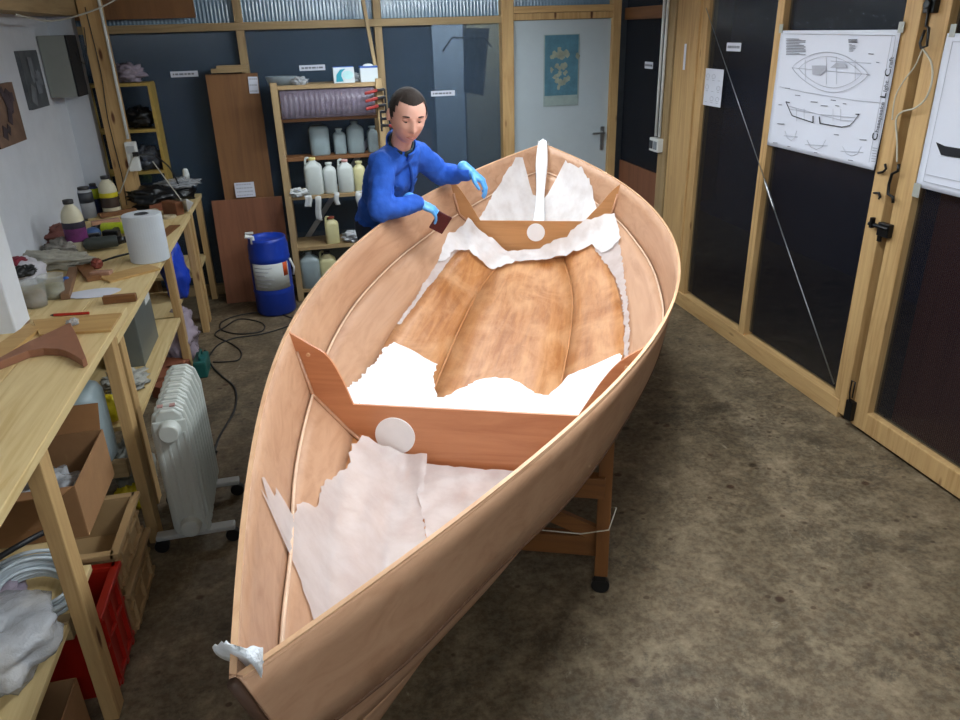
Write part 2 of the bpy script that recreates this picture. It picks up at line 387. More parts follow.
def interp(K,s):
    n=len(K)
    s=max(K[0][0],min(K[-1][0],s))
    i=0
    while i<n-2 and s>K[i+1][0]: i+=1
    def tan(j,c):
        if j==0: return (K[1][c]-K[0][c])/(K[1][0]-K[0][0])
        if j==n-1: return (K[-1][c]-K[-2][c])/(K[-1][0]-K[-2][0])
        return (K[j+1][c]-K[j-1][c])/(K[j+1][0]-K[j-1][0])
    h=K[i+1][0]-K[i][0]; t=(s-K[i][0])/h; o=[]
    for c in (1,2):
        m0,m1=tan(i,c)*h,tan(i+1,c)*h
        o.append((2*t**3-3*t*t+1)*K[i][c]+(t**3-2*t*t+t)*m0+(3*t*t-2*t**3)*K[i+1][c]+(t**3-t*t)*m1)
    return max(0,o[0]),o[1]
def sheer(s):
    s=max(-1,min(1,s))
    return (1-s*s)*(.726+.267*s+.17*s*s+.143*s**3+.063*s**4), 1.067+.208*s*s-.085*s*(1-s*s)-.028*s*s*(1-s*s)
def keel(s):
    w,z=interp(C3,s); return 0.0,z-.012*min(1,w/.1)
CUR=[(keel,-.86,.88),(lambda s:interp(C3,s),-.86,.88),(lambda s:interp(C2,s),-.915,.93),(lambda s:interp(C1,s),-.965,.968),(sheer,-1.,1.)]
STEMB=[(-1.0,1.275),(-.965,1.06),(-.915,.90),(-.86,.75)]
STEMS=[(1.0,1.275),(.968,1.11),(.93,.94),(.88,.77)]
def hz(s,w):
    w=abs(w); pts=[]
    for f,a,b in CUR:
        if a<=s<=b: pts.append(f(s))
    ST=STEMB if s<0 else STEMS
    if not(-.86<=s<=.88):
        for (sa,za),(sb,zb) in zip(ST,ST[1:]):
            if (sa<=s<=sb) or (sb<=s<=sa): pts.insert(0,(0.0,za+(zb-za)*(s-sa)/(sb-sa))); break
    for (wa,za),(wb,zb) in zip(pts,pts[1:]):
        if w<=wb+1e-9 : return za+(zb-za)*((w-wa)/(wb-wa) if wb>wa else 0)
    return pts[-1][1]+ (w-pts[-1][0])*3 if pts else 1.28
def W(s,w,z): return (MIDX+AX*s*HL+PX_*w, MIDY+AY*s*HL+PY_*w, z)
def SW(x,y): return ((x-MIDX)*AX+(y-MIDY)*AY)/HL, (x-MIDX)*PX_+(y-MIDY)*PY_
BOAT = thing('wooden_boat', 'unpainted double-ended plywood rowing boat under construction on trestles', 'boat', (MIDX, MIDY, 0), math.atan2(AY, AX))
def LP(s, w, z): return Vector((s*HL, -w, z))      # boat-local point
NS = 56
def curve_pt(j, t, side):
    f, a, b = CUR[j]; s = a+(b-a)*t; w, z = f(s)
    return LP(s, w*side, z)
ts = [.5-.5*math.cos(PI*i/NS) for i in range(NS+1)]
def strake(j, side, name, mat, thick, inset=0., over=0., two=False):
    rows = []
    for t in ts:
        p, q = curve_pt(j, t, side), curve_pt(j+1, t, side)
        e = (p-q)
        if e.length > 1e-6 and over: p = p + e.normalized()*over + Vector((0, -side*.003, 0))
        rows.append([p.lerp(q, k/4) for k in range(5)])
    if side < 0: rows = [r[::-1] for r in rows]
    o = MB().grid(rows).build(name, mat, BOAT, smooth=True, solid=thick, soff=-1, recalc=False)
    if two: o.data.materials.append(okoume); o.modifiers[0].material_offset = 1
    return o
for side in (1, -1):
    strake(3, side, 'sheer_plank', okoume, .009, over=.022)
    strake(2, side, 'middle_plank', okoume, .008)
    strake(1, side, 'garboard_plank', wet, .007, two=True)
rows = []
for t in ts:
    l, k, r = curve_pt(1, t, -1), curve_pt(0, t, 1), curve_pt(1, t, 1)
    rows.append([r, r.lerp(k, .5), k, k.lerp(l, .5), l][::-1])
bp_ = MB().grid(rows).build('bottom_panel', wet, BOAT, smooth=True, solid=.009, soff=-1, recalc=False)
bp_.data.materials.append(okoume); bp_.modifiers[0].material_offset = 1
for side in (1, -1):
    pts = [curve_pt(4, t, side) for t in ts]
    m = MB()
    rr = []
    for i, p in enumerate(pts):
        o = Vector((0, -side, 0))
        rr.append([p-o*.001+Vector((0, 0, -.008)), p-o*.001+Vector((0, 0, .002)), p+o*.009+Vector((0, 0, .002)), p+o*.009+Vector((0, 0, -.008)), p-o*.001+Vector((0, 0, -.008))])
    m.grid(rr).build('sheer_edge', rim_wood, BOAT)
    pts = [curve_pt(3, t, side)+Vector((0, side*.003, .003)) for t in ts[2:-2]]
    MB().tube(pts, .005, 6).build('seam_fillet', plain('pale_epoxy', '#d4b498', .5), BOAT, smooth=True)
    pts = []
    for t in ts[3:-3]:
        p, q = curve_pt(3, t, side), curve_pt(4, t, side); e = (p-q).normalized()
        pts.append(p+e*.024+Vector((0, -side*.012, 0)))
    MB().tube(pts, .004, 6).build('lap_shadow', plain('lap_shadow_brown', '#5a3c28', .7), BOAT, smooth=True)  # thin dark tube drawn as the shadow line under the sheer plank lap
    pts = [curve_pt(1, t, side)+Vector((0, side*.002, .001)) for t in ts[4:-4]]
    MB().tube(pts, .004, 6).build('seam_fillet', plain('amber_epoxy', '#b98150', .4), BOAT, smooth=True)
MB().tube([LP(-1.004, 0, 1.272)]+[LP(s-.004, 0, z) for s, z in STEMB[1:]]+[LP(-.8, 0, .70)], .008, 8).build('stem', plain('dark_stem', '#3c2412', .6), BOAT, smooth=True)
MB().tube([LP(1.002, 0, 1.27)]+[LP(s+.004, 0, z) for s, z in STEMS[1:]], .012, 8).build('stern_post', okoume, BOAT, smooth=True)
def bulkhead(s0, inner, name, mat, th=.009):
    sw, sz = sheer(s0); out = []
    n = 40
    for i in range(n+1):
        w = sw*(1-2*i/n)
        out.append((w, min(hz(s0, w), sz)-.002))
    inner = sorted(inner)
    def top(w):
        for (wa, za), (wb, zb) in zip(inner, inner[1:]):
            if wa <= w <= wb: return za+(zb-za)*((w-wa)/(wb-wa) if wb > wa else 0)
        return sz-.004
    wsx = sorted(set([round(w, 5) for w, z in inner]+[round(sw*(1-2*i/n), 5) for i in range(n+1)]))
    m = MB(); cols = []
    for w in wsx:
        zb_ = min(hz(s0, w), sz)-.002; zt_ = max(top(w), zb_+.001)
        cols.append([[m.bm.verts.new(LP(s0, w, z)+Vector((dx, 0, 0))) for z in (zb_, zt_)] for dx in (0, th)])
    for A, B in zip(cols, cols[1:]):
        m.bm.faces.new((A[0][0], A[0][1], B[0][1], B[0][0])); m.bm.faces.new((A[1][0], B[1][0], B[1][1], A[1][1]))
        m.bm.faces.new((A[0][1], A[1][1], B[1][1], B[0][1])); m.bm.faces.new((A[0][0], B[0][0], B[1][0], A[1][0]))
    return m.build(name, mat, BOAT)
def arm_curve(pts, n=6):
    o = []
    for i in range(len(pts)-1):
        p0, p1, p2, p3 = pts[max(i-1, 0)], pts[i], pts[i+1], pts[min(i+2, len(pts)-1)]
        for k in range(n):
            t = k/n
            o.append(tuple(.5*((2*b)+(-a+c)*t+(2*a-5*b+4*c-d)*t*t+(-a+3*b-3*c+d)*t**3) for a, b, c, d in zip(p0, p1, p2, p3)))
    o.append(pts[-1]); return o
S1, S2 = -.345, .72
w1, z1 = sheer(S1); w2, z2 = sheer(S2)
inn1 = arm_curve([(-w1, z1-.004), (-.512, 1.075), (-.451, 1.033), (-.411, .955), (-.379, .858)])+arm_curve([(.372, .858), (.405, .92), (.445, .99), (.494, 1.054), (w1, z1-.004)])
inn2 = arm_curve([(-w2, z2-.004), (-.475, 1.115), (-.412, 1.025), (-.37, .955), (-.339, .90)])+arm_curve([(.308, .902), (.35, .95), (.401, 1.006), (.46, 1.08), (w2, z2-.004)])
bk1 = bulkhead(S1, inn1, 'bulkhead', frame_ply)
bk2 = bulkhead(S2, inn2, 'bulkhead', wood('yellow_okoume_plywood', '#a97848', '#c49260', 'y', .45, .8))
def disc(s0, w, z, r, par):
    m = MB(); m.cyl(LP(s0, w, z)+Vector((.001, 0, 0)), LP(s0, w, z)+Vector((-.006, 0, 0)), r, n=40)
    tag(m.build('hatch_opening_disc', plain('white_disc', '#e9eaec', .5, var=.04), par), 'round white disc')  # white disc stands in for an open hatch with lit cloth behind
disc(S1, -.241, .748, .069, bk1)
disc(S2, .012, .830, .056, bk2)
for s0, w, z, par in ((S1, -.515, 1.035, bk1), (S1, .515, 1.035, bk1)):
    MB().cyl(LP(s0, w, z), LP(s0, w, z)+Vector((-.003, 0, 0)), .007).build('limber_hole', rim_wood, par)
# fillets along both sides of the frames
for s0, th in ((S1, .009), (S2, .009)):
    for dx in (-.004, th+.004):
        pts = []
        sw = sheer(s0)[0]
        for i in range(31):
            w = sw*.97*(1-2*i/30); pts.append(LP(s0, w, hz(s0, w)+.006)+Vector((dx, 0, 0)))
        MB().tube(pts, .008, 6).build('frame_fillet', plain('brown_epoxy', '#a87a5a', .45), BOAT, smooth=True)

# glass cloth draped inside
def ridge(x, y, z):      # thin creases between flat facets
    return max(0., 1-abs(noise.noise(Vector((x, y, z))))*6)+.25*abs(noise.noise(Vector((x*.7, y*.7, z+5))))
def drape(name, poly, label, off=.010, wr=.006, step=.017, lift=None, fray=.006, seed=1, mat=None):
    rnd = random.Random(seed)
    # densify and fray the edge
    P = []
    n = len(poly)
    for i in range(n):
        (s0, w0), (s1, w1_) = poly[i], poly[(i+1) % n]
        x0, x1 = s0*HL, s1*HL
        L = math.hypot(x1-x0, w1_-w0); k = max(1, int(L/.02))
        for q in range(k):
            t = q/k; f = fray*(rnd.random()-.5)*(0 if q == 0 else 1)
            nx, ny = -(w1_-w0)/L, (x1-x0)/L
            P.append((x0+(x1-x0)*t+nx*f, w0+(w1_-w0)*t+ny*f))
    from mathutils.geometry import intersect_point_line
    def inside(x, y):
        c = False; j = len(P)-1
        for i in range(len(P)):
            if (P[i][1] > y) != (P[j][1] > y) and x < (P[j][0]-P[i][0])*(y-P[i][1])/(P[j][1]-P[i][1])+P[i][0]: c = not c
            j = i
        return c
    xs_ = [p[0] for p in P]; ys_ = [p[1] for p in P]
    V = [Vector(p) for p in P]; E_ = [(i, (i+1) % len(P)) for i in range(len(P))]
    x = min(xs_)
    while x < max(xs_):
        y = min(ys_)
        while y < max(ys_):
            if inside(x, y) and min((x-p[0])**2+(y-p[1])**2 for p in P) > (.6*step)**2: V.append(Vector((x+rnd.uniform(-.003, .003), y+rnd.uniform(-.003, .003))))
            y += step
        x += step
    vs, es, fs, *_ = delaunay_2d_cdt(V, E_, [list(range(len(P)))], 1, 1e-5)
    m = MB(); bv = []
    for v in vs:
        s, w = v.x/HL, v.y
        d = min(math.hypot(v.x-p[0], v.y-p[1]) for p in P)
        nz = ridge(v.x*2.2+seed, v.y*3.4, seed)*.8+ridge(v.x*5.+v.y*3, v.y*7-v.x*2, seed*3.)*.35
        h = off+nz*wr*2.2
        if lift: h += lift(s, w)
        sw_ = sheer(s)[0]
        if abs(w) > sw_-.012: w = math.copysign(max(0, sw_-.012), w)
        bv.append(m.bm.verts.new(LP(s, w, min(hz(s, w), sheer(s)[1])+h)))
    for f in fs:
        try: m.bm.faces.new([bv[i] for i in f])
        except Exception: pass
    o = m.build(name, mat or glass_cloth, None, smooth=True, loc=(MIDX, MIDY, 0), rz=math.atan2(AY, AX))
    return tag(o, label, 'glass cloth', 'white glass cloth laid in the boat')
drape('glass_cloth', [(-.758, -.235), (-.70, -.272), (-.679, -.268), (-.628, -.294), (-.60, -.285), (-.561, -.309), (-.52, -.33), (-.454, -.325), (-.39, -.36), (-.362, -.345), (-.352, -.26), (-.352, -.13), (-.45, -.10), (-.55, -.02), (-.66, .10), (-.75, .20), (-.81, .20), (-.87, .10), (-.84, -.02), (-.80, -.11), (-.773, -.16), (-.75, -.205)],
      'large crumpled sheet of white cloth across the near end of the boat', lift=lambda s, w: .045*math.exp((s+.352)/.022)+.012*math.exp((s+.352)/.09)+.02*max(0, math.sin(w*30+s*20))*math.exp(-((w+.18)/.12)**2), wr=.006, seed=2, fray=.012)
drape('glass_cloth', [(-.353, -.15), (-.351, -.06), (-.353, .05), (-.352, .15), (-.353, .25), (-.40, .36), (-.50, .36), (-.62, .32), (-.74, .25), (-.72, .14), (-.62, .03), (-.5, -.06), (-.42, -.13)],
      'second white cloth sheet at the near bulkhead, on the right of the large crumpled one', lift=lambda s, w: .022*math.exp((s+.352)/.02)+.008, wr=.008, seed=5)
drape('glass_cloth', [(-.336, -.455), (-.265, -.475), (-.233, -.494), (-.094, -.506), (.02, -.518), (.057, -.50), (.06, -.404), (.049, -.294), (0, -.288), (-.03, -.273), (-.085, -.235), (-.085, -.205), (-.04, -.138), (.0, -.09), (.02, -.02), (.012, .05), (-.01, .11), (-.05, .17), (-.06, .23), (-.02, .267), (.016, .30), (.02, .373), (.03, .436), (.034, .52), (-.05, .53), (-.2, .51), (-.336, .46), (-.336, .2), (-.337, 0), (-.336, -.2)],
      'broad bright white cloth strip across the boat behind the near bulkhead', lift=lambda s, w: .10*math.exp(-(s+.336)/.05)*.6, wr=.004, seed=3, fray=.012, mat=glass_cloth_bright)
drape('glass_cloth', [(.142, -.536), (.358, -.528), (.506, -.506), (.60, -.50), (.612, -.42), (.57, -.45), (.526, -.461), (.344, -.507), (.144, -.524)],
      'narrow frayed cloth edge along the left side of the boat floor', wr=.004, seed=7, off=.008)
drape('glass_cloth', [(.64, .38), (.66, .44), (.65, .50), (.54, .530), (.457, .543), (.295, .560), (.134, .562), (.0, .552), (.0, .536), (.175, .543), (.342, .530), (.45, .50), (.54, .45)],
      'narrow frayed cloth edge along the right side of the boat floor', wr=.004, seed=8, off=.008, fray=.012)
def farlift(s, w):
    return (.035+.09*math.exp(-((w-.24)/.20)**2))*(math.exp((s-.710)/.010)*.7+.3*math.exp((s-.710)/.04))+.010*max(0, math.sin(w*34+s*40))
drape('glass_cloth', [(.49, -.50), (.56, -.51), (.62, -.49), (.68, -.45), (.708, -.41), (.710, -.2), (.710, .02), (.710, .25), (.708, .43), (.70, .49), (.66, .51), (.60, .53), (.575, .48), (.60, .42), (.655, .363), (.68, .25), (.685, .12), (.682, 0), (.675, -.073), (.65, -.139), (.61, -.248), (.60, -.304), (.62, -.372), (.575, -.444), (.52, -.475)],
      'crumpled grey-white cloth bundled across the floor against the far bulkhead', lift=farlift, wr=.012, seed=4, mat=glass_cloth_far)
def sternlift(s, w): return .012+.03*math.exp(-(w/.03)**2)
drape('glass_cloth', [(.736, -.37), (.763, -.345), (.837, -.29), (.895, -.215), (.925, -.168), (.940, -.124), (.935, -.09), (.915, -.05), (.915, .05), (.925, .09), (.93, .127), (.925, .164), (.874, .270), (.818, .345), (.736, .40)],
      'fan of white cloth strips spread inside the far pointed end of the boat', lift=sternlift, wr=.008, seed=6, mat=glass_cloth_far)
# centre strip hanging over the far stem head
rows = []
prof = [(1.012, 1.262), (1.012, 1.295), (.995, 1.305), (.98, 1.28), (.955, 1.17), (.93, 1.05), (.89, .90), (.84, .80), (.78, .745)]
for i, (s, z) in enumerate(arm_curve(prof, 4)):
    hw = .034+.006*math.sin(i*.5)
    rows.append([LP(s, -hw+2*hw*k/6, z+.004*math.sin(k*1.7+i*.4)-(.01*abs(k-3)/3)) for k in range(7)])
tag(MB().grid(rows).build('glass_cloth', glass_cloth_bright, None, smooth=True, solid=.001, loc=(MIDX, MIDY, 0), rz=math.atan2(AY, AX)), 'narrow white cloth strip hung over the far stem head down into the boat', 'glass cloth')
# folded scrap of cloth on the bow tip
def bw(u, v, z): p = at_z(u, v, z); return p
A_ = [bw(212, 647, 1.24), bw(216, 654, 1.22), bw(235, 664, 1.20), bw(251, 670, 1.22), bw(256, 683, 1.20), bw(260, 685, 1.19)]
B_ = [bw(222, 642, 1.285), bw(228, 646, 1.30), bw(242, 654, 1.315), bw(252, 660, 1.31), bw(258, 668, 1.29), bw(262, 678, 1.25)]
C_ = [bw(228, 641, 1.27), bw(234, 646, 1.30), bw(246, 647, 1.32), bw(256, 647, 1.31), bw(263, 647, 1.30), bw(263, 662, 1.28)]
rows = []
for a_, b_, c_ in zip(arm_curve(A_, 4), arm_curve(B_, 4), arm_curve(C_, 4)):
    a_, b_, c_ = Vector(a_), Vector(b_), Vector(c_)
    rows.append([a_.lerp(b_, k/4) for k in range(4)]+[b_.lerp(c_, k/4) for k in range(5)])
for i, r in enumerate(rows):
    for k, p in enumerate(r): p.z += .0025*math.sin(k*2.1+i*.9)
cl2 = plain('white_ribbed_cloth', '#f2f6fb', .6, var=.05, bmp=.7, scale=90)
tag(MB().grid(rows).build('cloth_scrap', cl2, None, smooth=True, solid=.0015), 'small folded white cloth scrap draped over the near bow tip', 'cloth')
# trestles
def trestle(s0, label, ytop, half=.47):
    t = thing('trestle', label, 'trestle', (MIDX+AX*s0*HL, MIDY+AY*s0*HL, 0), math.atan2(AY, AX))
    zt = hz(s0, half)-.045
    for sd in (1, -1):
        leg = MB().box((0, -sd*half, (zt+.1)/2), (.075, .05, zt-.1)).build('leg', trestle_wood['z'], t, bevel=.003)
        m = MB().cyl((-.012, -sd*half, .035), (.012, -sd*half, .035), .035, n=24); m.box((0, -sd*half, .082), (.05, .04, .036))
        m.build('caster', black_plastic, leg, bevel=.002)
        MB().bar((.0, -sd*(half-.02), .27), (.0, -sd*.06, .44), .022, .06).build('diagonal_brace', trestle_wood['y'], t)
    MB().box((0.03, 0, .20), (.045, 2*half, .085)).build('lower_rail', trestle_wood['y'], t, bevel=.003)
    MB().box((-.03, 0, .50), (.045, 2*half, .085)).build('top_rail', trestle_wood['y'], t, bevel=.003)
    MB().box((0, -half, zt+.012), (.09, .07, .024)).box((0, half, zt+.012), (.09, .07, .024)).build('felt_pad', plain('grey_felt', '#4a545e', .9), t, bevel=.008)
    # string round the legs
    MB().tube([(-.05, half-.1, .36), (-.052, 0, .31), (-.05, -half+.08, .30), (-.055, -half-.02, .33), (0, -half-.045, .39), (.045, -half-.03, .36)], .0025, 6).build('string', plain('pale_string', '#c8c2b0', .8), t, smooth=True)
    return t
trestle(-.265, 'brown wooden trestle on casters under the near half of the boat', .625)
trestle(.42, 'brown wooden trestle on casters under the far half of the boat', .64, .45)
# ------------------------------------------------------------------ benches along the left wall
def bench(label, x0, x1, y0, y1, z, legs, shelf=None, cross=None):
    t = thing('workbench', label, 'workbench', ((x0+x1)/2, (y0+y1)/2, 0))
    cx, cy = (x0+x1)/2, (y0+y1)/2
    W_ = x1-x0; m = MB(); nb = 3
    for i in range(nb): m.box((x0+W_*(i+.5)/nb-cx, 0, z-.016), (W_/nb-.003, y1-y0, .032))
    m.build('tabletop', pine_lite['y'], t, bevel=.003)
    for y, xf in legs:
        MB().box((xf-cx, y-cy, (z-.032)/2), (.045, .075, z-.032)).build('leg', pine['z'], t, bevel=.003)
        MB().box((x0+.04-cx, y-cy, (z-.032)/2), (.045, .075, z-.032)).build('leg', pine['z'], t, bevel=.003)
        if cross: MB().box(((x0+xf)/2-cx, y-cy, cross-.06), (xf-x0-.08, .04, .07)).build('cross_rail', pine_old['x'], t, bevel=.002)
    if shelf:
        for (sx0, sx1, sy0, sy1, sz) in shelf: MB().box(((sx0+sx1)/2-cx, (sy0+sy1)/2-cy, sz-.012), (sx1-sx0, sy1-sy0, .024)).build('lower_shelf', pine_lite['y'], t, bevel=.002)
    return t
bench('pale pine workbench nearest the camera on the left, carrying the curved brown wooden knee', -1.57, -.80, .5, 3.13, 1.0, [(.7, -.83), (1.99, -.828), (2.93, -.845)], [(-1.5, -.87, .75, 2.25, .40), (-1.5, -.96, 2.29, 3.08, .445)], .43)
bench('middle pine workbench with the big white paper roll standing on it', -1.57, -.875, 3.17, 5.58, .86, [(3.24, -.90), (4.82, -.94), (5.50, -.90)], [(-1.5, -.92, 3.3, 4.75, .38), (-1.5, -.98, 4.88, 5.45, .345)])
bench('farthest pine workbench covered with dark bags beside the tall brown board', -1.57, -.88, 5.66, 6.34, .86, [(5.72, -.91), (6.28, -.91)], [(-1.5, -.92, 5.7, 6.3, .38)])
ZA, ZB_ = 1.0, .86
# curved knee, drawn on the bench top
kn = [(-12, 383), (0, 372), (30, 351), (72, 329), (80, 345), (89, 366), (85, 368), (78, 364), (70, 359), (60, 356), (45, 355), (30, 358), (0, 373), (-14, 381)]
kpts = [at_z(u, v, ZA+.001) for u, v in [(-14, 374), (0, 366), (30, 349), (72, 329), (80, 345), (88, 365), (84, 368), (77, 363), (68, 358), (60, 356), (45, 355.5), (30, 358), (0, 370), (-14, 378)]]
tag(MB().prism(kpts, (0, 0, .028)).build('wooden_knee', plain('okoume_knee', '#8a5c42', .6, var=.1), bevel=.002), 'curved brown wooden knee lying on the nearest workbench', 'wooden knee')
sp = [at_z(u, v, ZA+.001) for u, v in [(33, 322), (122, 315), (111, 332), (40, 337)]]
tag(MB().prism(sp, (0, 0, .010)).build('plywood_strip', wood('thin_plywood', '#b08a50', '#c8a468', 'x', .6)), 'light brown plywood strip lying across the far end of the nearest workbench', 'wood offcut')
sp = [at_z(u, v, ZA+.001) for u, v in [(-10, 353), (30, 326), (40, 331), (4, 361), (-10, 368)]]
tag(MB().prism(sp, (0, 0, .012)).build('plywood_strip', wood('thin_plywood', '', '')), 'light brown plywood strip running along the wall side of the nearest workbench', 'wood offcut')
a, b = at_z(54, 315, ZA+.006), at_z(89, 313, ZA+.006)
t = thing('pencil', 'red carpenter pencil near the far end of the nearest workbench', 'pencil', tuple((a+b)/2))
o = (a+b)/2
MB().cyl(a-o, b-o, .006, n=6).build('barrel', red_plastic, t)
MB().cyl(a-o, a-o-(b-a).normalized()*.015, .006, .001, n=8).build('tip', black_plastic, t)
def lump(name, c, r, mat, label, cat, amp=.3, seed=0, freq=3., group=None, seg=40, rng=28, rz=0, flat=None):
    m = MB(); m.sph((0, 0, 0), 1, seg, rng)
    for v in m.bm.verts:
        d = v.co.normalized()
        n_ = noise.fractal(Vector(d)*freq+Vector((seed*7.1, seed, 0)), .6, 2.0, 4)
        rd = abs(noise.noise(Vector(d)*freq*2.2+Vector((0, seed*3.3, 0))))
        v.co = Vector((d.x*r[0], d.y*r[1], d.z*r[2]))*(1+amp*n_-amp*.6*rd)
        v.co.z = max(v.co.z, -r[2]*.8)
    o = m.build(name, mat, None, smooth=True, loc=(c[0], c[1], c[2]+r[2]*.8), rz=rz)
    return tag(o, label, cat, group)
# clear twist of film, paper sheets, jars
lump('plastic_scrap', tuple(at_z(73, 325, ZA+.011)), (.022, .018, .014), clear_plastic, 'small clear plastic scrap on the plywood strip beside the red pencil', 'plastic scrap', .5, 3)
pp = at_z(92, 294, ZB_)
m = MB(); ring = []
for k in range(16):
    a = 2*PI*k/16; ring.append((.13*math.cos(a)*(1+.1*math.sin(3*a)), .075*math.sin(a), .003+.002*math.sin(2*a)))
m.prism(ring, (0, 0, .001)); tag(m.build('paper_scrap', paper_mat, loc=tuple(pp)), 'rounded scrap of white paper on the middle bench', 'paper')
a, b = at_z(104, 303, ZB_+.004), at_z(137, 300, ZB_+.004)
tag(MB().bar(a+Vector((0, 0, .015)), b+Vector((0, 0, .015)), .035, .036).build('dark_batten', darkwood['x'], bevel=.003), 'dark brown wooden batten at the near edge of the middle bench', 'wood offcut')
def jar(u, v, z, r, h, label, fillc, seed):
    p = at_z(u, v, z); t = thing('plastic_tub', label, 'tub', tuple(p), group='plastic tubs on the benches')
    MB().lathe([(r*.82, 0), (r*.9, h*.3), (r, h), (r*1.05, h), (r*1.05, h-.006), (r*.97, h-.008), (r*.86, h*.3), (r*.8, .004)], n=32).build('tub', plain('cloudy_clear_plastic', '#c9cdc8', .25, alpha=.35), t, smooth=True)
    MB().lathe([(r*.8, .005), (r*.84, h*.55), (r*.3, h*.6)], n=24).build('contents', plain('contents_'+str(seed), fillc, .9, var=.4, bmp=1), t, smooth=True)
jar(37, 306, ZB_, .058, .12, 'cloudy plastic tub with pinkish contents beside the white wall pier', '#8a6a60', 1)
jar(55, 297, ZB_, .058, .11, 'cloudy plastic tub with yellowish contents just behind the pinkish one', '#a59a5c', 2)
MB_b = MB().sph((0, 0, .02), (.02, .02, .02)); tag(MB_b.build('bottle_top', plain('blue_cap', '#2a5cae', .4), loc=tuple(at_z(67, 284, ZB_)), smooth=True), 'small blue bottle cap right of the plastic tubs', 'cap')
# printed bag leaning by the pier, long wrapped tool, rag
lump('printed_bag', tuple(at_z(25, 285, ZB_)), (.10, .17, .07), plain('white_bag_film', '#c9c6cc', .4, bmp=.5), 'white printed plastic bag lying against the wall on the middle bench', 'plastic bag', .25, 5, 1.6)
for q, (u, v, r, mt, lb) in enumerate([(17, 268, (.055, .08, .03), plain('dark_red_cloth', '#7a2233', .8), 'dark red cloth on the white printed bag'), (24, 276, (.06, .06, .03), black_plastic, 'black crumpled wrapper on the white printed bag')]):
    lump('crumpled_wrapper', tuple(at_z(u, v, ZB_+.09)), r, mt, lb, 'wrapper', .3, q+9, 2.)
lump('plastic_wrap', tuple(at_z(52, 267, ZB_)), (.24, .09, .05), plain('grey_film', '#a8a496', .4, bmp=.6, var=.15), 'long crumpled grey plastic wrap lying on the middle bench near the wall', 'plastic wrap', .35, 6, 1.8, rz=-.35)
lump('red_brown_rag', tuple(at_z(54, 243, ZB_)), (.07, .18, .06), plain('red_brown_rag', '#6a3d36', .8, bmp=.6, var=.2), 'red-brown rag heaped against the white wall', 'rag', .4, 8, 2., rz=-.2)
lump('grey_rag', tuple(at_z(66, 252, ZB_)), (.09, .10, .045), plain('grey_rag', '#8d8880', .85, bmp=.6, var=.25), 'grey rag beside the purple labelled bottle', 'rag', .5, 12, 2.)
def bottle(label, u, v, h, r, body, cap, lab, y=None, band2=None):
    p = at_z(u, v, ZB_); t = thing('resin_bottle', label, 'bottle', tuple(p), group='bottles on the middle bench')
    MB().lathe([(r*.9, 0), (r, .01), (r, h*.62), (r*.96, h*.69), (r*.84, h*.77), (r*.60, h*.85), (r*.42, h*.89), (r*.40, h*.93)], n=32).build('bottle', body, t, smooth=True)
    MB().lathe([(r*.46, h*.92), (r*.48, h*.925), (r*.48, h*.995), (r*.4, h)], n=24).build('cap', cap, t, smooth=True)
    MB().lathe([(r*1.01, h*.20), (r*1.015, h*.21), (r*1.015, h*.57), (r*1.01, h*.58)], n=32).build('label_band', lab, t, smooth=True)
    if band2: MB().lathe([(r*1.02, h*.46), (r*1.025, h*.47), (r*1.025, h*.57), (r*1.02, h*.58)], n=32).build('label_stripe', band2, t, smooth=True)
    return t
cream = plain('cream_plastic', '#cfc8ae', .4, var=.05)
dark_cap = plain('dark_cap', '#2c2a2a', .5)
bottle('cream bottle with black cap and purple label on the middle bench', 80, 250, .30, .060, cream, dark_cap, plain('purple_label', '#6a2a62', .5, var=.4), band2=plain('dark_label', '#2a2636', .5))
bottle('cream bottle with black cap and yellow label standing near the wooden post', 113, 214, .27, .060, cream, dark_cap, plain('brown_label', '#3c2c24', .5), band2=plain('yellow_label', '#c9bb1e', .5, var=.2))
def can(label, u, v, h, r, m1, m2):
    t = thing('aerosol_can', label, 'can', tuple(at_z(u, v, ZB_)), group='cans beside the wall')
    MB().lathe([(r, 0), (r, h*.86), (r*.75, h*.92)], n=24).build('can', m1, t, smooth=True)
    MB().lathe([(r*.75, h*.9), (r*.75, h), (r*.6, h*1.01)], n=24).build('cap', dark_cap, t, smooth=True)
    MB().lathe([(r*1.02, h*.5), (r*1.02, h*.84)], n=24).build('label_band', m2, t, smooth=True)
can('grey white can with dark label between the two cream bottles', 90, 217, .21, .05, plain('grey_can', '#a4a6aa', .4), plain('dark_grey_label', '#303238', .5))
can('slim dark blue can with yellow-green label between the two cream bottles', 99, 213, .21, .03, plain('navy_can', '#1e2850', .4), yellow_green)
# paper roll
t = thing('paper_roll', 'big white paper towel roll standing on the middle workbench', 'paper roll', (-.945, 4.40, ZB_))
MB().lathe([(.102, 0), (.104, .004), (.104, .256), (.102, .26), (.04, .26), (.036, .25), (.036, .02)], n=48).build('roll', plain('tissue_paper', '#ccd2d8', .9, var=.02, bmp=.1), t, smooth=False, bevel=.003)
MB().lathe([(.036, .05), (.036, .262), (.032, .262), (.032, .06)], n=32).build('core', plain('roll_core', '#4a4a4c', .9), t)
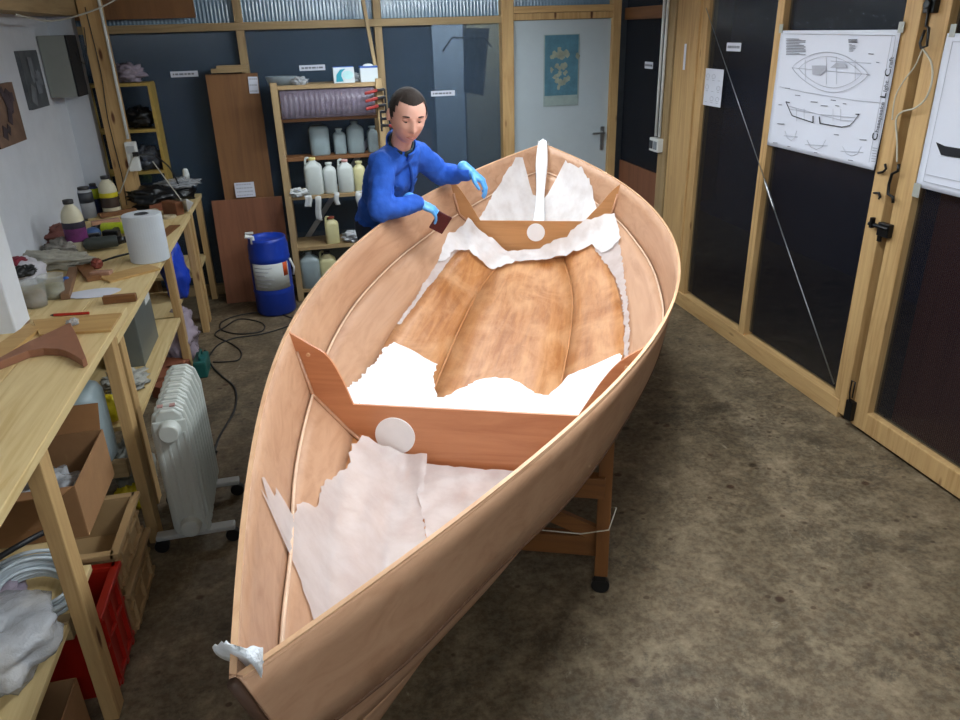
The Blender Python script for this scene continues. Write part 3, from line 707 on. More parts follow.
# lime and black power tools
def drill(label, u, v, rz, mcol, seed):
    t = thing('power_drill', label, 'power tool', tuple(at_z(u, v, ZB_)), rz, group='power tools lying on the middle bench')
    MB().cyl((-.10, 0, .045), (.05, 0, .045), .038, .034, 24).sph((-.10, 0, .045), .038).build('body', mcol, t, smooth=True, bevel=.004)
    MB().cyl((.05, 0, .045), (.09, 0, .045), .028, .02).cyl((.09, 0, .045), (.12, 0, .045), .02, .014).build('chuck', black_plastic, t, smooth=True)
    MB().bar((-.05, 0, .035), (-.08, .14, .035), .038, .05).build('handle', black_plastic, t, bevel=.01)
    MB().box((-.085, .16, .035), (.10, .05, .07)).build('battery', black_plastic, t, bevel=.008)
drill('lime green and black power drill behind the paper roll', 112, 235, 2.9, yellow_green, 1)
drill('dark grey power drill with lime green nose in front of the other one', 110, 249, .25, plain('dark_grey_tool', '#3b4240', .5), 2)
MB_ = MB().sph((0, 0, .04), (.05, .06, .04)); tag(MB_.build('blue_mug', plain('slate_blue', '#3a5580', .5), loc=tuple(at_z(94, 240, ZB_)), smooth=True), 'small slate blue ball of cord beside the purple labelled bottle', 'cord ball')
# wood offcuts
def stick(u0, v0, u1, v1, w, h, mat, label, z=ZB_, name='wood_offcut'):
    a, b = at_z(u0, v0, z), at_z(u1, v1, z); o = (a+b)/2
    return tag(MB().bar(a-o+Vector((0, 0, h/2)), b-o+Vector((0, 0, h/2)), w, h).build(name, mat, bevel=.002, loc=tuple(o)), label, 'wood offcut', 'wood offcuts on the middle bench')
stick(73, 256, 95, 281, .07, .02, darkwood['y'], 'brown board lying lengthwise in front of the purple labelled bottle')
stick(104, 281, 155, 268, .13, .012, wood('thin_plywood', '', ''), 'flat light brown plywood piece in front of the paper roll')
stick(92, 277, 112, 276, .05, .03, plain('pinkish_wood', '#a8806a', .7), 'small pinkish wooden block left of the flat plywood piece')
stick(160, 238, 175, 226, .07, .008, darkwood['y'], 'dark brown slat just behind the paper roll at the bench edge')
stick(100, 218, 136, 212, .05, .03, darkwood['x'], 'brown batten at the foot of the wooden post')
stick(92, 226, 120, 222, .05, .03, plain('pinkish_wood', '', .7), 'pinkish batten in front of the yellow labelled bottle')
stick(136, 218, 158, 214, .05, .04, plain('pale_roll', '#b5a58e', .8), 'pale wooden piece right of the wooden post')
stick(150, 211, 166, 209, .07, .05, plain('reddish_block', '#8a5138', .7), 'reddish wooden block left of the white folded sheet')
stick(167, 213, 181, 215, .06, .09, plain('brown_block', '#6f4226', .7), 'dark brown wooden block standing beside the white folded sheet')
stick(66, 300, 74, 272, .04, .03, plain('cord_wood', '#7a5a40', .7), 'short brown stick near the yellowish tub')
a, b = at_z(100, 262, ZB_+.02), at_z(131, 253, ZB_+.02)
tag(MB().tube([a, a.lerp(b, .5)+Vector((0, 0, .004)), b], .006, 8).build('steel_rod', black_metal, smooth=True), 'thin dark metal rod in front of the power drills', 'rod')
lump('red_spool', tuple(at_z(98, 268, ZB_)), (.03, .04, .03), plain('rusty_red', '#7c3a2c', .6), 'small rusty red spool at the end of the dark metal rod', 'spool', .2, 2, 2.)
tag(MB().lathe([(.045, 0), (.05, .002), (.05, .016), (.03, .018), (.028, .004)], n=28).build('tape_roll', plain('beige_tape', '#b8a98c', .6), loc=tuple(at_z(169, 218, ZB_)), smooth=False), 'flat beige roll of tape beside the dark brown block', 'tape roll')
# white folded sheet
q = [at_z(173, 204, ZB_+.02), at_z(188, 212, ZB_+.002), at_z(193, 204, ZB_+.04), at_z(186, 200, ZB_+.12)]
m = MB(); m.prism([q[0], q[1], q[2], q[3]], (0, .03, .004)); tag(m.build('folded_sheet', white_plastic), 'white folded sheet standing at the far edge of the middle bench', 'sheet')
# far bench clutter
film_black = plain('black_film', '#0f1114', .3, bmp=.8, scale=18)
lump('black_bag', (-1.18, 5.95, ZB_), (.20, .20, .09), film_black, 'black plastic bag heaped on the farthest bench next to the wooden post', 'bag', .3, 21, 1.8)
lump('black_bag', (-1.05, 6.14, ZB_), (.15, .16, .07), film_black, 'black plastic bag at the front edge of the farthest bench', 'bag', .3, 22, 1.8)
lump('clear_film', (-1.0, 6.1, ZB_+.10), (.16, .13, .035), clear_plastic, 'crumpled clear plastic film on top of the black bags', 'plastic film', .45, 23, 2.2)
tag(MB().lathe([(.022, 0), (.025, .03), (.02, .07), (.012, .08)], n=20).build('white_nozzle', white_plastic, loc=(-.95, 6.2, ZB_+.14), smooth=True), 'small white nozzle standing on the clear film', 'nozzle')
lump('lime_rag', tuple(at_z(146, 183, ZB_+.07)), (.05, .05, .05), yellow_green, 'lime green rag behind the wooden post', 'rag', .3, 25)
# ---------------------------------------------- tall yellow wooden rack behind the post
t = thing('storage_rack', 'narrow yellow wooden rack standing on the farthest bench behind the post', 'rack', (-1.32, 6.22, ZB_))
yw = wood('yellow_board', '#9c8440', '#b89c50', 'z', .6)
MB().box((.24, 0, .42), (.022, .20, .84)).build('side_panel', yw, t)
MB().box((-.2, 0, .42), (.022, .20, .84)).build('side_panel', yw, t)
for z in (.22, .52, .84): MB().box((.02, 0, z), (.45, .22, .022)).build('shelf', yw, t)
lump('dark_coil', (-1.2, 6.2, ZB_+.54), (.11, .07, .08), film_black, 'dark bundle on the upper shelf of the yellow rack', 'bundle', .3, 31)
lump('grey_bundle', (-1.2, 6.2, ZB_+.235), (.11, .08, .09), plain('grey_bundle', '#3c4048', .4, bmp=.6, var=.4), 'grey shiny bundle on the lower shelf of the yellow rack', 'bundle', .4, 32)
lump('film_bundle', (-1.22, 6.2, ZB_+.855), (.11, .07, .07), plain('mauve_film', '#8a7f8c', .5, bmp=.4), 'pale mauve bundle on top of the yellow rack', 'bundle', .4, 33)
# post fittings: conduit, socket, cables
tag(MB().tube([(-1.235, 5.84, 2.5), (-1.235, 5.84, 1.36)], .010, 10).build('cable_conduit', white_plastic, smooth=True), 'grey-white cable conduit down the right edge of the left wooden post', 'conduit')
t = thing('wall_socket', 'white double socket box on the left wooden post', 'socket', (-1.225, 5.83, 1.24))
MB().box((0, 0, 0), (.075, .05, .20)).build('box', white_plastic, t, bevel=.006)
MB().box((.0, -.028, .05), (.05, .01, .05)).build('socket_face', plain('grey_face', '#aeb0b0', .5), t, bevel=.003)
m = MB().box((.03, -.04, .02), (.04, .03, .03)); m.build('plug', black_plastic, t, bevel=.004)
def cable(label, pts, r, mat, n=8, name='cable'):
    P = arm_curve([tuple(p) for p in pts], 8)
    return tag(MB().tube(P, r, n).build(name, mat, smooth=True), label, 'cable')
white_c = plain('white_cable', '#b5b2a6', .5); black_c = plain('black_cable', '#18181a', .5)
cable('thin pale cable looping up the left wooden post from the socket box', [(-1.20, 5.80, 1.28), (-1.27, 5.80, 1.15), (-1.36, 5.83, 1.0), (-1.375, 5.83, 1.0)], .005, white_c)
cable('black cable from the socket box down to the far bench', [(-1.19, 5.80, 1.25), (-1.10, 5.85, 1.24), (-1.03, 5.95, 1.15), (-1.0, 5.98, 1.07), (-.98, 6.0, .97)], .006, black_c)
cable('pale cable running from the socket box to the white folded sheet', [(-1.10, 5.82, 1.20), (-1.03, 5.78, 1.08), (-.95, 5.72, .95), (-.92, 5.70, .89)], .004, white_c)
cable('thin black wire running down the face of the left wooden post', [(-1.33, 5.85, 2.2), (-1.32, 5.85, 1.8), (-1.34, 5.85, 1.5), (-1.33, 5.85, 1.1), (-1.34, 5.85, .9)], .003, black_c)
cable('pale cable hanging in a shallow arc under the trim above the left wall', [(-1.38, 4.6, 2.13), (-1.38, 5.2, 2.11), (-1.3, 5.7, 2.16), (-1.15, 5.9, 2.24), (-.9, 6.0, 2.4)], .005, white_c)
# ---------------------------------------------- wall pictures and loudspeaker
def picture(label, y0, y1, z0, z1, m1, m2, seed):
    t = thing('framed_picture', label, 'picture', (XL, (y0+y1)/2, (z0+z1)/2), group='pictures on the white wall')
    MB().box((.012, 0, 0), (.024, y1-y0, z1-z0)).build('board', m1, t)
    mb = MB(); rnd = random.Random(seed)
    for k in range(9):
        w, h = rnd.uniform(.03, .09), rnd.uniform(.04, .12)
        mb.box((.0262+.0003*k, rnd.uniform(-.35, .35)*(y1-y0), rnd.uniform(-.35, .35)*(z1-z0)), (.001, w, h), (rnd.uniform(-.7, .7), 0, 0))
    mb.build('image_patches', m2, t)
p0, p1 = at_x(14, 53, XL), at_x(45, 98, XL)
picture('small dark grey picture on the white wall beside the loudspeaker', p0.y, p1.y-.02, 1.63, 1.955, plain('dark_picture', '#4d5257', .6, var=.3), plain('dark_picture_marks', '#6d7278', .6, var=.3), 3)
p1 = at_x(20, 130, XL)
picture('small brown picture cut by the left edge of the photo', p1.y-.42, p1.y, 1.49, 1.80, plain('brown_picture', '#6c5444', .6, var=.25), plain('dark_brown_marks', '#3a2e34', .6, var=.4), 4)
t = thing('loudspeaker', 'grey loudspeaker with black front mounted high on the left wall', 'loudspeaker', (-1.515, 5.64, 1.66))
MB().box((0, .08, .19), (.16, .24, .37)).build('cabinet', plain('grey_cabinet', '#868a86', .6, var=.03), t, bevel=.004)
MB().box((.086, .08, .19), (.012, .24, .37)).build('front_grille', plain('black_grille', '#0b0d14', .8, bmp=.3, scale=200), t, bevel=.002)
cable('thin cable from the loudspeaker to the wooden post', [(-1.42, 5.74, 1.93), (-1.40, 5.78, 1.86), (-1.37, 5.80, 1.92), (-1.36, 5.84, 2.08)], .003, black_c)
# ---------------------------------------------- below the benches
def carton(label, c, d, rz=0, flaps=True, mat=card, name='cardboard_box', tilt=0):
    t = thing(name, label, 'box', c, rz); x, y, z = d; w = .004
    MB().box((0, 0, w/2), (x, y, w)).box((x/2, 0, z/2), (w, y, z)).box((-x/2, 0, z/2), (w, y, z)).box((0, y/2, z/2), (x, w, z)).box((0, -y/2, z/2), (x, w, z)).build('box', mat, t)
    if flaps:
        MB().bar((0, -y/2, z), (0, -y/2-.10, z+.03), x*.96, .004).build('flap', card_dark, t)
        MB().bar((0, y/2, z), (0, y/2+.05, z+.09), x*.96, .004).build('flap', card_dark, t)
    if tilt: t.rotation_euler.x = tilt
    return t
carton('open cardboard box full of clear bags on boards beneath the nearest workbench', (-1.06, 2.55, .447), (.34, .40, .20), .0)
lump('clear_bag', (-1.04, 2.52, .46), (.13, .15, .08), clear_plastic, 'clear plastic bag inside the open cardboard box', 'plastic bag', .4, 41, 2.2)
lump('dark_bag', (-1.12, 2.62, .46), (.08, .10, .07), film_black, 'dark plastic piece inside the open cardboard box', 'plastic bag', .3, 42, 2.)
carton('cardboard box standing behind the tan crates under the nearest bench', (-1.33, 2.5, .0), (.30, .36, .40), .0, False)
def crate(name, label, c, d, mat, rz=0, tilt=0):
    t = thing(name, label, 'crate', c, rz); x, y, z = d; w = .008
    t.rotation_euler = (0, tilt, rz)
    m = MB().box((0, 0, w/2), (x*.94, y*.94, w))
    m.box((x/2-.012, 0, z/2), (w, y*.95, z)).box((-x/2+.012, 0, z/2), (w, y*.95, z)).box((0, y/2-.012, z/2), (x*.95, w, z)).box((0, -y/2+.012, z/2), (x*.95, w, z))
    m.build('crate_body', mat, t, bevel=.002)
    MB().box((x/2, 0, z), (.03, y+.03, .02)).box((-x/2, 0, z), (.03, y+.03, .02)).box((0, y/2, z), (x, .03, .02)).box((0, -y/2, z), (x, .03, .02)).build('crate_rim', mat, t, bevel=.003)
    m = MB()
    for k in (-.35, 0, .35): m.box((x/2-.002, y*k, z*.5), (.014, .02, z*.9))
    m.box((x/2-.002, 0, z*.12), (.012, y*.94, .015)).box((x/2-.002, 0, z*.6), (.010, y*.94, .012)).build('crate_ribs', mat, t, bevel=.001)
    return t
crate('plastic_crate', 'tan plastic crate at the bottom of the pair under the nearest bench', (-.985, 2.52, .0), (.34, .38, .19), tan_plastic, .0)
crate('plastic_crate', 'upper tan plastic crate stacked in the lower one beside the heater', (-.985, 2.52, .205), (.33, .37, .16), tan_plastic, .0)
crate('plastic_crate', 'bright red plastic crate behind the front bench leg', (-1.0, 2.185, .0), (.36, .26, .33), red_plastic, .0)
carton('open cardboard box on the floor at the bottom left corner', (-1.06, 1.74, .0), (.38, .34, .24), .0, False)
# cable coil
m = MB(); rnd = random.Random(4)
for k in range(26):
    r = .10+rnd.uniform(-.025, .02); h = rnd.uniform(0, .075); ph = rnd.uniform(-.12, .12); ph2 = rnd.uniform(-.12, .12)
    m.tube([(r*math.cos(a)*1.2, r*math.sin(a), h+ph*r*math.cos(a)+ph2*r*math.sin(a)+.01) for a in [2*PI*i/26 for i in range(26)]], .006, 6, True)
co = m.build('cable_coil', plain('white_blue_cable', '#c2ccd2', .4, var=.2), smooth=True, loc=(-1.0, 2.10, .405)); co.rotation_euler = (.35, .15, .3)
tag(co, 'coil of white cable behind the front leg of the nearest bench', 'cable coil')
cable('black cable lying over the white cable coil', [(-1.3, 2.05, .53), (-1.15, 2.05, .56), (-1.0, 2.12, .60), (-.95, 2.2, .585)], .010, black_c)
lump('clear_bag', (-1.02, 1.82, .40), (.16, .19, .10), plain('milky_film', '#c2c5ca', .18, alpha=.6, bmp=1.0, scale=28, var=.1), 'milky plastic bag on the lower shelf of the nearest bench', 'plastic bag', .28, 51, 1.5)
lump('clear_bag', (-1.12, 2.10, .40), (.10, .10, .05), plain('mauve_film', '', .25), 'mauve plastic bag behind the milky bag on the lower shelf', 'plastic bag', .35, 52, 2.)
# cloudy jerrycan beneath the nearest bench
def jug(name, label, c, w, d, h, mat, capm, rz=0, handle=True, neck=.022, group=None, sh=.72):
    t = thing(name, label, 'jug', c, rz, group)
    MB().lathe([(w*.46, 0), (w*.5, .008), (w*.5, h*sh), (w*.44, h*(sh+.08)), (w*.2, h*(sh+.17)), (neck, h*.93), (neck, h*.95)], n=36, sy=d/w, sq=.55).build('jug_body', mat, t, smooth=True)
    MB().lathe([(neck*1.2, h*.93), (neck*1.25, h*.935), (neck*1.25, h*.995), (neck*1.0, h)], n=20).build('cap', capm, t, smooth=True)
    if handle: MB().tube(arm_curve([(-w*.40, 0, h*sh), (-w*.36, 0, h*.96), (-w*.18, 0, h*.985), (-w*.10, 0, h*(sh+.16))], 5), .009, 8).build('handle', mat, t, smooth=True)
    return t
jug('jerrycan', 'cloudy green-grey jerrycan under the nearest bench behind the cardboard box', (-1.02, 2.90, .447), .22, .20, .36, hdpe_grey, hdpe, handle=False, neck=.05, sh=.78)
t = thing('computer_case', 'grey metal computer case under the middle workbench', 'computer case', (-1.10, 4.22, .38))
MB().box((0, 0, .20), (.20, .44, .40)).build('case', plain('grey_case', '#6d716c', .45, metal=.2, var=.05), t, bevel=.004)
MB().box((.02, .222, .2), (.15, .006, .38)).build('front_panel', plain('beige_front', '#9a9c94', .5), t, bevel=.002)
m = MB().box((.101, .13, .30), (.003, .12, .10)); m.build('paper_label', white_plastic, t)
lump('blue_bag', (-1.0, 5.30, .345), (.09, .12, .23), plain('blue_film', '#1a3fb4', .35, bmp=.6, scale=14), 'bright blue plastic bag under the far end of the middle bench', 'plastic bag', .2, 61, 1.6)
lump('clear_bag', (-1.00, 5.02, .0), (.12, .20, .19), plain('mauve_clear_film', '#b5a7b4', .2, alpha=.7, bmp=.8, scale=20, var=.2), 'mauve clear plastic bag on the floor under the blue bag', 'plastic bag', .35, 62, 2.)
for q, (x, y, rz) in enumerate([(-1.03, 4.62, .3), (-1.05, 4.76, -.4), (-.97, 4.45, .9)]):
    tag(MB().box((0, 0, .04), (.22, .16, .08)).build('wood_block', plain('reddish_block', '', .7), loc=(x, y, 0 if q < 2 else .0), rz=rz, bevel=.003), ['reddish wooden block on the floor beside the mauve bag', 'reddish wooden block leaning towards the mauve bag under the bench', 'reddish wooden block nearest the heater under the bench'][q], 'wood block')
lump('yellow_bottle', (-1.02, 3.35, .395), (.05, .05, .07), yellow, 'small yellow bottle on the lower shelf of the middle bench', 'bottle', .1, 64)
lump('yellow_cloth', (-1.0, 3.22, .0), (.08, .08, .06), yellow, 'yellow cloth on the floor behind the heater', 'cloth', .3, 65)
lump('grey_sack', (-.99, 3.36, .0), (.09, .13, .15), plain('grey_sack', '#8f918a', .7, bmp=.4), 'grey-white sack on the floor behind the heater', 'sack', .25, 66)
lump('white_rag', (-1.05, 3.75, .385), (.10, .12, .04), plain('grey_white_rag', '#a6a69e', .8, bmp=.5, var=.2), 'grey-white rag on the lower shelf of the middle bench', 'rag', .5, 67)
t = thing('power_strip', 'teal green tool case standing beside the far bench leg', 'case', (-.84, 4.72, 0))
MB().box((0, 0, .055), (.08, .20, .11)).build('case', plain('teal_plastic', '#175a54', .45), t, bevel=.01)
MB().tube([(0, -.06, .11), (0, -.05, .14), (0, .05, .14), (0, .06, .11)], .008, 8).build('handle', plain('teal_plastic', '', .45), t, smooth=True)
t.name = 'tool_case'
# ---------------------------------------------- oil heater
HX, HY = -.66, 3.05
t = thing('oil_heater', 'grey-white oil filled radiator heater on feet beside the nearest bench', 'heater', (HX, HY-.02, 0), .02)
for k in range(8):
    y = -.24+.06*k+.0
    m = MB()
    prof = [(-.065, .10), (-.075, .13), (-.075, .60), (-.06, .665), (-.03, .69), (.03, .69), (.06, .665), (.075, .60), (.075, .13), (.065, .10)]
    m.prism([(x, y-.006, z) for x, z in prof], (0, .012, 0))
    m.prism([(x*.8, y-.021, .10+(z-.10)*.985+.002) for x, z in prof], (0, .042, 0))
    m.build('fin', enamel, t, bevel=.006)
m = MB()
for x in (-.05, -.017, .017, .05): m.box((x, -.266, .37), (.013, .010, .44))
m.build('front_ribs', enamel, t, bevel=.004)
MB().box((0, -.262, .38), (.125, .012, .52)).build('front_plate', enamel, t, bevel=.004)
m = MB(); m.cyl((0, -.262, .605), (0, -.315, .605), .042, .038, 32); m.build('upper_boss', enamel, t, bevel=.006, seg=3)
m = MB(); m.cyl((0, -.262, .155), (0, -.305, .155), .042, .038, 32); m.build('lower_boss', enamel, t, bevel=.006, seg=3)
m = MB().box((-.025, -.235, .693), (.02, .02, .006)).box((.02, -.235, .693), (.02, .02, .006)); m.build('top_switch', plain('red_grey', '#a8837c', .5), t)
for y in (-.20, .16):
    ft = MB().box((0, y, .075), (.32, .05, .022)).box((0, y, .095), (.10, .045, .03)).build('foot', plain('pale_foot', '#b4b6b4', .35), t, bevel=.006)
    for x in (-.145, .145):
        MB().cyl((x, y-.016, .03), (x, y+.016, .03), .03, n=24).box((x, y, .058), (.02, .022, .03)).build('wheel', black_plastic, ft, bevel=.003)
cable('black power cable running from the heater back across the floor', [(-.62, 3.42, .12), (-.66, 3.55, .02), (-.66, 3.77, .006), (-.60, 4.1, .006), (-.62, 4.4, .006), (-.72, 4.62, .006), (-.80, 4.80, .02), (-.83, 4.86, .10)], .006, black_c)
def fl(pts, r=.005): return [tuple(at_z(u, v, r)) for u, v in pts]
cable('thin black cable lying in loops on the floor in front of the blue drum', fl([(292, 318), (270, 312), (240, 315), (222, 322), (222, 330), (240, 334), (262, 331), (262, 323), (240, 319), (225, 327), (215, 335), (232, 344), (241, 352), (238, 360), (222, 362), (213, 362)]), .005, black_c)
cable('second black cable in a wide curve towards the boat', fl([(300, 314), (290, 325), (262, 334), (235, 338), (218, 345), (208, 358), (206, 362)]), .005, black_c)
# ---------------------------------------------- leaning boards and blue drum
def leaning(label, u0, u1, vt, y_top, y_bot, z_top, m, x0, x1, th=.018, name='leaning_board'):
    L = math.hypot(z_top, y_top-y_bot); o = MB().box(((0), 0, L/2), (x1-x0, th, L)).build(name, m, bevel=.002, loc=((x0+x1)/2, y_bot, 0))
    o.rotation_euler = (-math.atan2(y_top-y_bot, z_top), 0, 0); return tag(o, label, 'board')
leaning('tall brown board leaning against the back wall behind the wider red-brown board', 0, 0, 0, 6.30, 6.21, 1.74, ply_brown, -.70, -.32)
leaning('wide red-brown board leaning against the back wall behind the blue drum', 0, 0, 0, 6.20, 6.10, .82, ply_red, -.80, -.26)
tag(MB().box((-.52, 6.315, 1.765), (.26, .12, .03)).box((-.5, 6.315, 1.79), (.22, .09, .02)).build('batten_stack', pine_old['x']), 'short pale battens resting on top of the tall brown board', 'battens')
def note(name, label, c, d, rot=None, mat=paper_mat, cat='paper note', lines=0, face='y'):
    t = thing(name, label, cat, c)
    if rot: t.rotation_euler = rot
    if face == 'y': MB().box((0, 0, 0), (d[0], .002, d[1])).build('sheet', mat, t)
    else: MB().box((0, 0, 0), (.002, d[0], d[1])).build('sheet', mat, t)
    if lines:
        m = MB(); rnd = random.Random(len(label))
        for k in range(lines):
            z = d[1]*(.36-.72*k/max(1, lines-1)) if lines > 1 else 0
            x = -d[0]*.42
            while x < d[0]*.36:
                w = rnd.uniform(.05, .16)*d[0]
                if face == 'y': m.box((x+w/2, -.0015, z), (w, .001, d[1]*(.25/lines if lines > 1 else .3)))
                else: m.box((-.0015, -(x+w/2), z), (.001, w, d[1]*(.25/lines if lines > 1 else .3)))
                x += w+d[0]*.03
        m.build('printed_lines', ink_light if lines > 1 else ink, t)
    return t
note('paper_note', 'small white paper note near the top of the tall brown board', (-.36, 6.275, 1.655), (.07, .12), (-.05, .03, 0), lines=3)
note('paper_note', 'square white paper note low on the tall brown board above the red-brown board', (-.535, 6.222, .885), (.15, .115), (-.05, 0, 0), lines=4)
note('panel_label', 'small white printed label on the back sheet left of the tall brown board', (-.867, 6.448, 1.745), (.20, .042), lines=1, cat='label')
note('panel_label', 'small white printed label on the back sheet above the shelf unit', (.095, 6.448, 1.755), (.20, .042), lines=1, cat='label')
note('panel_label', 'small white printed label on the back sheet right of the standing person', (1.13, 6.448, 1.52), (.20, .042), lines=1, cat='label')
t = thing('blue_drum', 'blue plastic drum with white label standing on the floor before the brown boards', 'drum', (-.395, 5.80, 0))
R_ = .150
MB().lathe([(R_*.9, 0), (R_, .02), (R_, .17), (R_*1.03, .185), (R_, .20), (R_, .43), (R_*1.03, .445), (R_, .46), (R_, .535), (R_*.93, .575), (R_*.93, .60), (R_*.86, .60), (R_*.84, .575), (R_*.2, .57)], n=48).build('drum_body', blue_drum, t, smooth=True)
m = MB()
rows = [[(R_*1.012*math.sin(a), -R_*1.012*math.cos(a), z) for a in [(-1.0+2.05*k/16) for k in range(17)]] for z in (.215, .42)]
lab = m.grid(rows).build('drum_label', plain('drum_label_paper', '#c3c7c4', .6, var=.03), t, smooth=True, solid=.001, soff=0)
rows = [[(R_*1.02*math.sin(a), -R_*1.02*math.cos(a), z) for a in [(.68+.28*k/6) for k in range(7)]] for z in (.315, .42)]
MB().grid(rows).build('hazard_patch', plain('orange_patch', '#d0501c', .5), lab, smooth=True, solid=.001, soff=0)
m = MB()
for k, z in enumerate((.39, .36, .33, .30, .27, .245)):
    rows = [[(R_*1.018*math.sin(a), -R_*1.018*math.cos(a), z+dz) for a in [(-.85+(1.0-.2*(k % 3))*i/8) for i in range(9)]] for dz in (-.003, .003)]
    m.grid(rows)
m.build('printed_lines', ink_light, lab, smooth=True, solid=.0006, soff=0)
m = MB().cyl((-.10, -.08, .57), (-.10, -.08, .63), .016); m.cyl((-.10, -.08, .625), (-.15, -.10, .635), .014); m.box((-.115, -.085, .655), (.06, .025, .015)); m.build('tap', white_plastic, t, smooth=False, bevel=.003)
MB().tube([(.15, -.05, .43), (.175, -.06, .36), (.165, -.05, .30)], .008).build('side_cord', white_plastic, t, smooth=True)
# ---------------------------------------------- shelf unit with jugs
t = thing('shelf_unit', 'open timber shelf unit full of plastic jugs against the back wall', 'shelf unit', (.17, 6.17, 0))
for x in (-.375, .395):
    for y in (-.17, .17): MB().box((x, y, .84), (.05, .04, 1.68)).build('post', pine_old['z'], t, bevel=.003)
SH = [1.655, 1.115, .845, .44, .09]
for z, d in zip(SH, (.34, .18, .34, .34, .34)):
    MB().box((.01, 0 if d > .2 else .08, z-.014), (.78, d, .028)).build('shelf', pine_old['x'] if z != 1.115 else darkwood['x'], t, bevel=.002)
rows = [[(-.34+.7*k/60, -.155+.004*math.sin(k*1.9), z) for k in range(61)] for z in (1.42, 1.63)]
tag(MB().grid(rows).build('plastic_curtain', plain('mauve_translucent_sheet', '#8a7e8e', .3, alpha=.5, var=.15), t, smooth=True, solid=.001), 'translucent ribbed sheet')
MB().bar((-.37, .18, .3), (.39, .18, 1.3), .01, .04).build('cross_brace', steel, t)
X0 = lambda u, y, v=170: at_y(u, v, y).x
fr = SH[2]; G = 'jugs on the second shelf'
jug('plastic_jug', 'wide cream jug at the left end of the front jug row', (X0(313, 6.07), 6.07, fr), .14, .12, .28, hdpe, plain('cream_cap', '#cfc07a', .5), group='front row of jugs on the shelf')
jug('plastic_jug', 'slim white jug second from left in the front jug row', (X0(329, 6.07), 6.07, fr), .105, .10, .235, hdpe, hdpe, handle=False, group='front row of jugs on the shelf')
jug('plastic_jug', 'round-shouldered white jug with pinkish cap third in the front jug row', (X0(345, 6.07), 6.07, fr), .125, .11, .25, hdpe, plain('pink_cap', '#b88a84', .5), group='front row of jugs on the shelf')
jug('plastic_jug', 'yellowish jug at the right end of the front jug row beside the person', (X0(359, 6.07), 6.07, fr), .095, .10, .23, hdpe_yellow, hdpe_yellow, handle=False, group='front row of jugs on the shelf')
b2 = SH[1]
jug('jerrycan', 'tall grey jerrycan with handle at the left of the raised back row', (X0(320, 6.25, 145), 6.25, b2), .155, .12, .225, hdpe_grey, hdpe_grey, group='back row of jugs', sh=.86, neck=.03)
jug('plastic_jug', 'slim grey bottle between the two big jugs of the raised back row', (X0(340, 6.25, 145), 6.25, b2), .10, .10, .195, hdpe_grey, hdpe, handle=False, group='back row of jugs')
jug('plastic_jug', 'tall grey-green jug with narrow neck in the raised back row', (X0(356, 6.25, 145), 6.25, b2), .135, .12, .245, hdpe_grey, hdpe_grey, handle=False, group='back row of jugs')
jug('plastic_jug', 'small grey jug half hidden at the right end of the raised back row', (X0(373, 6.25, 145), 6.25, b2), .085, .09, .20, hdpe_grey, hdpe_grey, handle=False, group='back row of jugs')
jug('plastic_jug', 'small yellow jug with red-brown cap alone on the third shelf', (X0(332, 6.07, 230), 6.07, SH[3]), .11, .09, .215, hdpe_yellow, plain('red_brown_cap', '#8a3a24', .5))
lump('white_rag', (X0(355, 6.08, 235), 6.08, SH[3]), (.10, .08, .045), plain('white_rag', '#b9bcc0', .8, bmp=.4), 'white rag lying right of the small yellow jug on the third shelf', 'rag', .5, 71, 2.2)
jug('plastic_jug', 'cloudy grey jug on the lowest shelf near the left post', (X0(311, 6.07, 275), 6.07, SH[4]), .16, .14, .30, hdpe_grey, hdpe_grey, handle=False)
jug('plastic_jug', 'yellowish jug on the lowest shelf half hidden by the boat', (X0(329, 6.09, 275), 6.09, SH[4]), .14, .12, .28, hdpe_yellow, dark_cap)
lump('folded_cloth', (X0(291, 6.1, 110), 6.15, 1.43-.02), (.07, .06, .10), plain('grey_blue_cloth', '#8b949c', .7), 'grey-blue roll behind the ribbed sheet on the upper shelf', 'roll', .1, 72)
tag(MB().box((.17, 6.2, 1.40), (.74, .24, .02)).build('loose_shelf_board', darkwood['x']), 'thin dark board laid behind the ribbed plastic sheet', 'board')
rag_m = plain('white_cloth_strip', '#bfc2c2', .8, bmp=.3)
for k, (u0, u1, v1, lb) in enumerate([(304, 311, 207, 'short white cloth strip hanging left of the long one from the jug shelf'), (314, 320, 221, 'longest white cloth strip hanging from the jug shelf'), (334, 339, 205, 'short grey-white cloth strip hanging below the middle jugs'), (356, 363, 208, 'white cloth strip hanging from the right end of the jug shelf')]):
    xa, xb = X0(u0, 5.99, 195), X0(u1, 5.99, 195); zt, zb = fr+.006, at_y(u0, v1, 5.99).z
    rows = []
    for i in range(9):
        f = i/8; z = zt+(zb-zt)*f; rows.append([(xa+(xb-xa)*q/4+.006*math.sin(f*5+k), 5.985+.006*math.sin(q*1.5+k)+(.0 if i else .04), z) for q in range(5)])
    tag(MB().grid(rows).build('cloth_strip', rag_m, smooth=True, solid=.002), lb, 'cloth strip', 'cloth strips hanging from the shelf')
lump('white_rag', (X0(297, 6.02, 190), 6.02, fr), (.08, .05, .035), rag_m, 'white rag hanging over the left end of the jug shelf', 'rag', .5, 73, 2.)
ft = SH[0]
t = thing('plastic_tray', 'pale translucent plastic tub on the left end of the shelf top', 'tub', (X0(282, 6.15, 85), 6.15, ft))
MB().lathe([(.10, 0), (.11, .06), (.115, .06), (.115, .054), (.10, .01)], n=36, sy=.8).build('tub', plain('pale_translucent', '#8f9aa0', .3, alpha=.6), t, smooth=True)
lump('clear_film', (X0(300, 6.08, 85), 6.08, ft), (.06, .05, .03), clear_plastic, 'crumpled clear film beside the pale tub on the shelf top', 'plastic film', .5, 81)
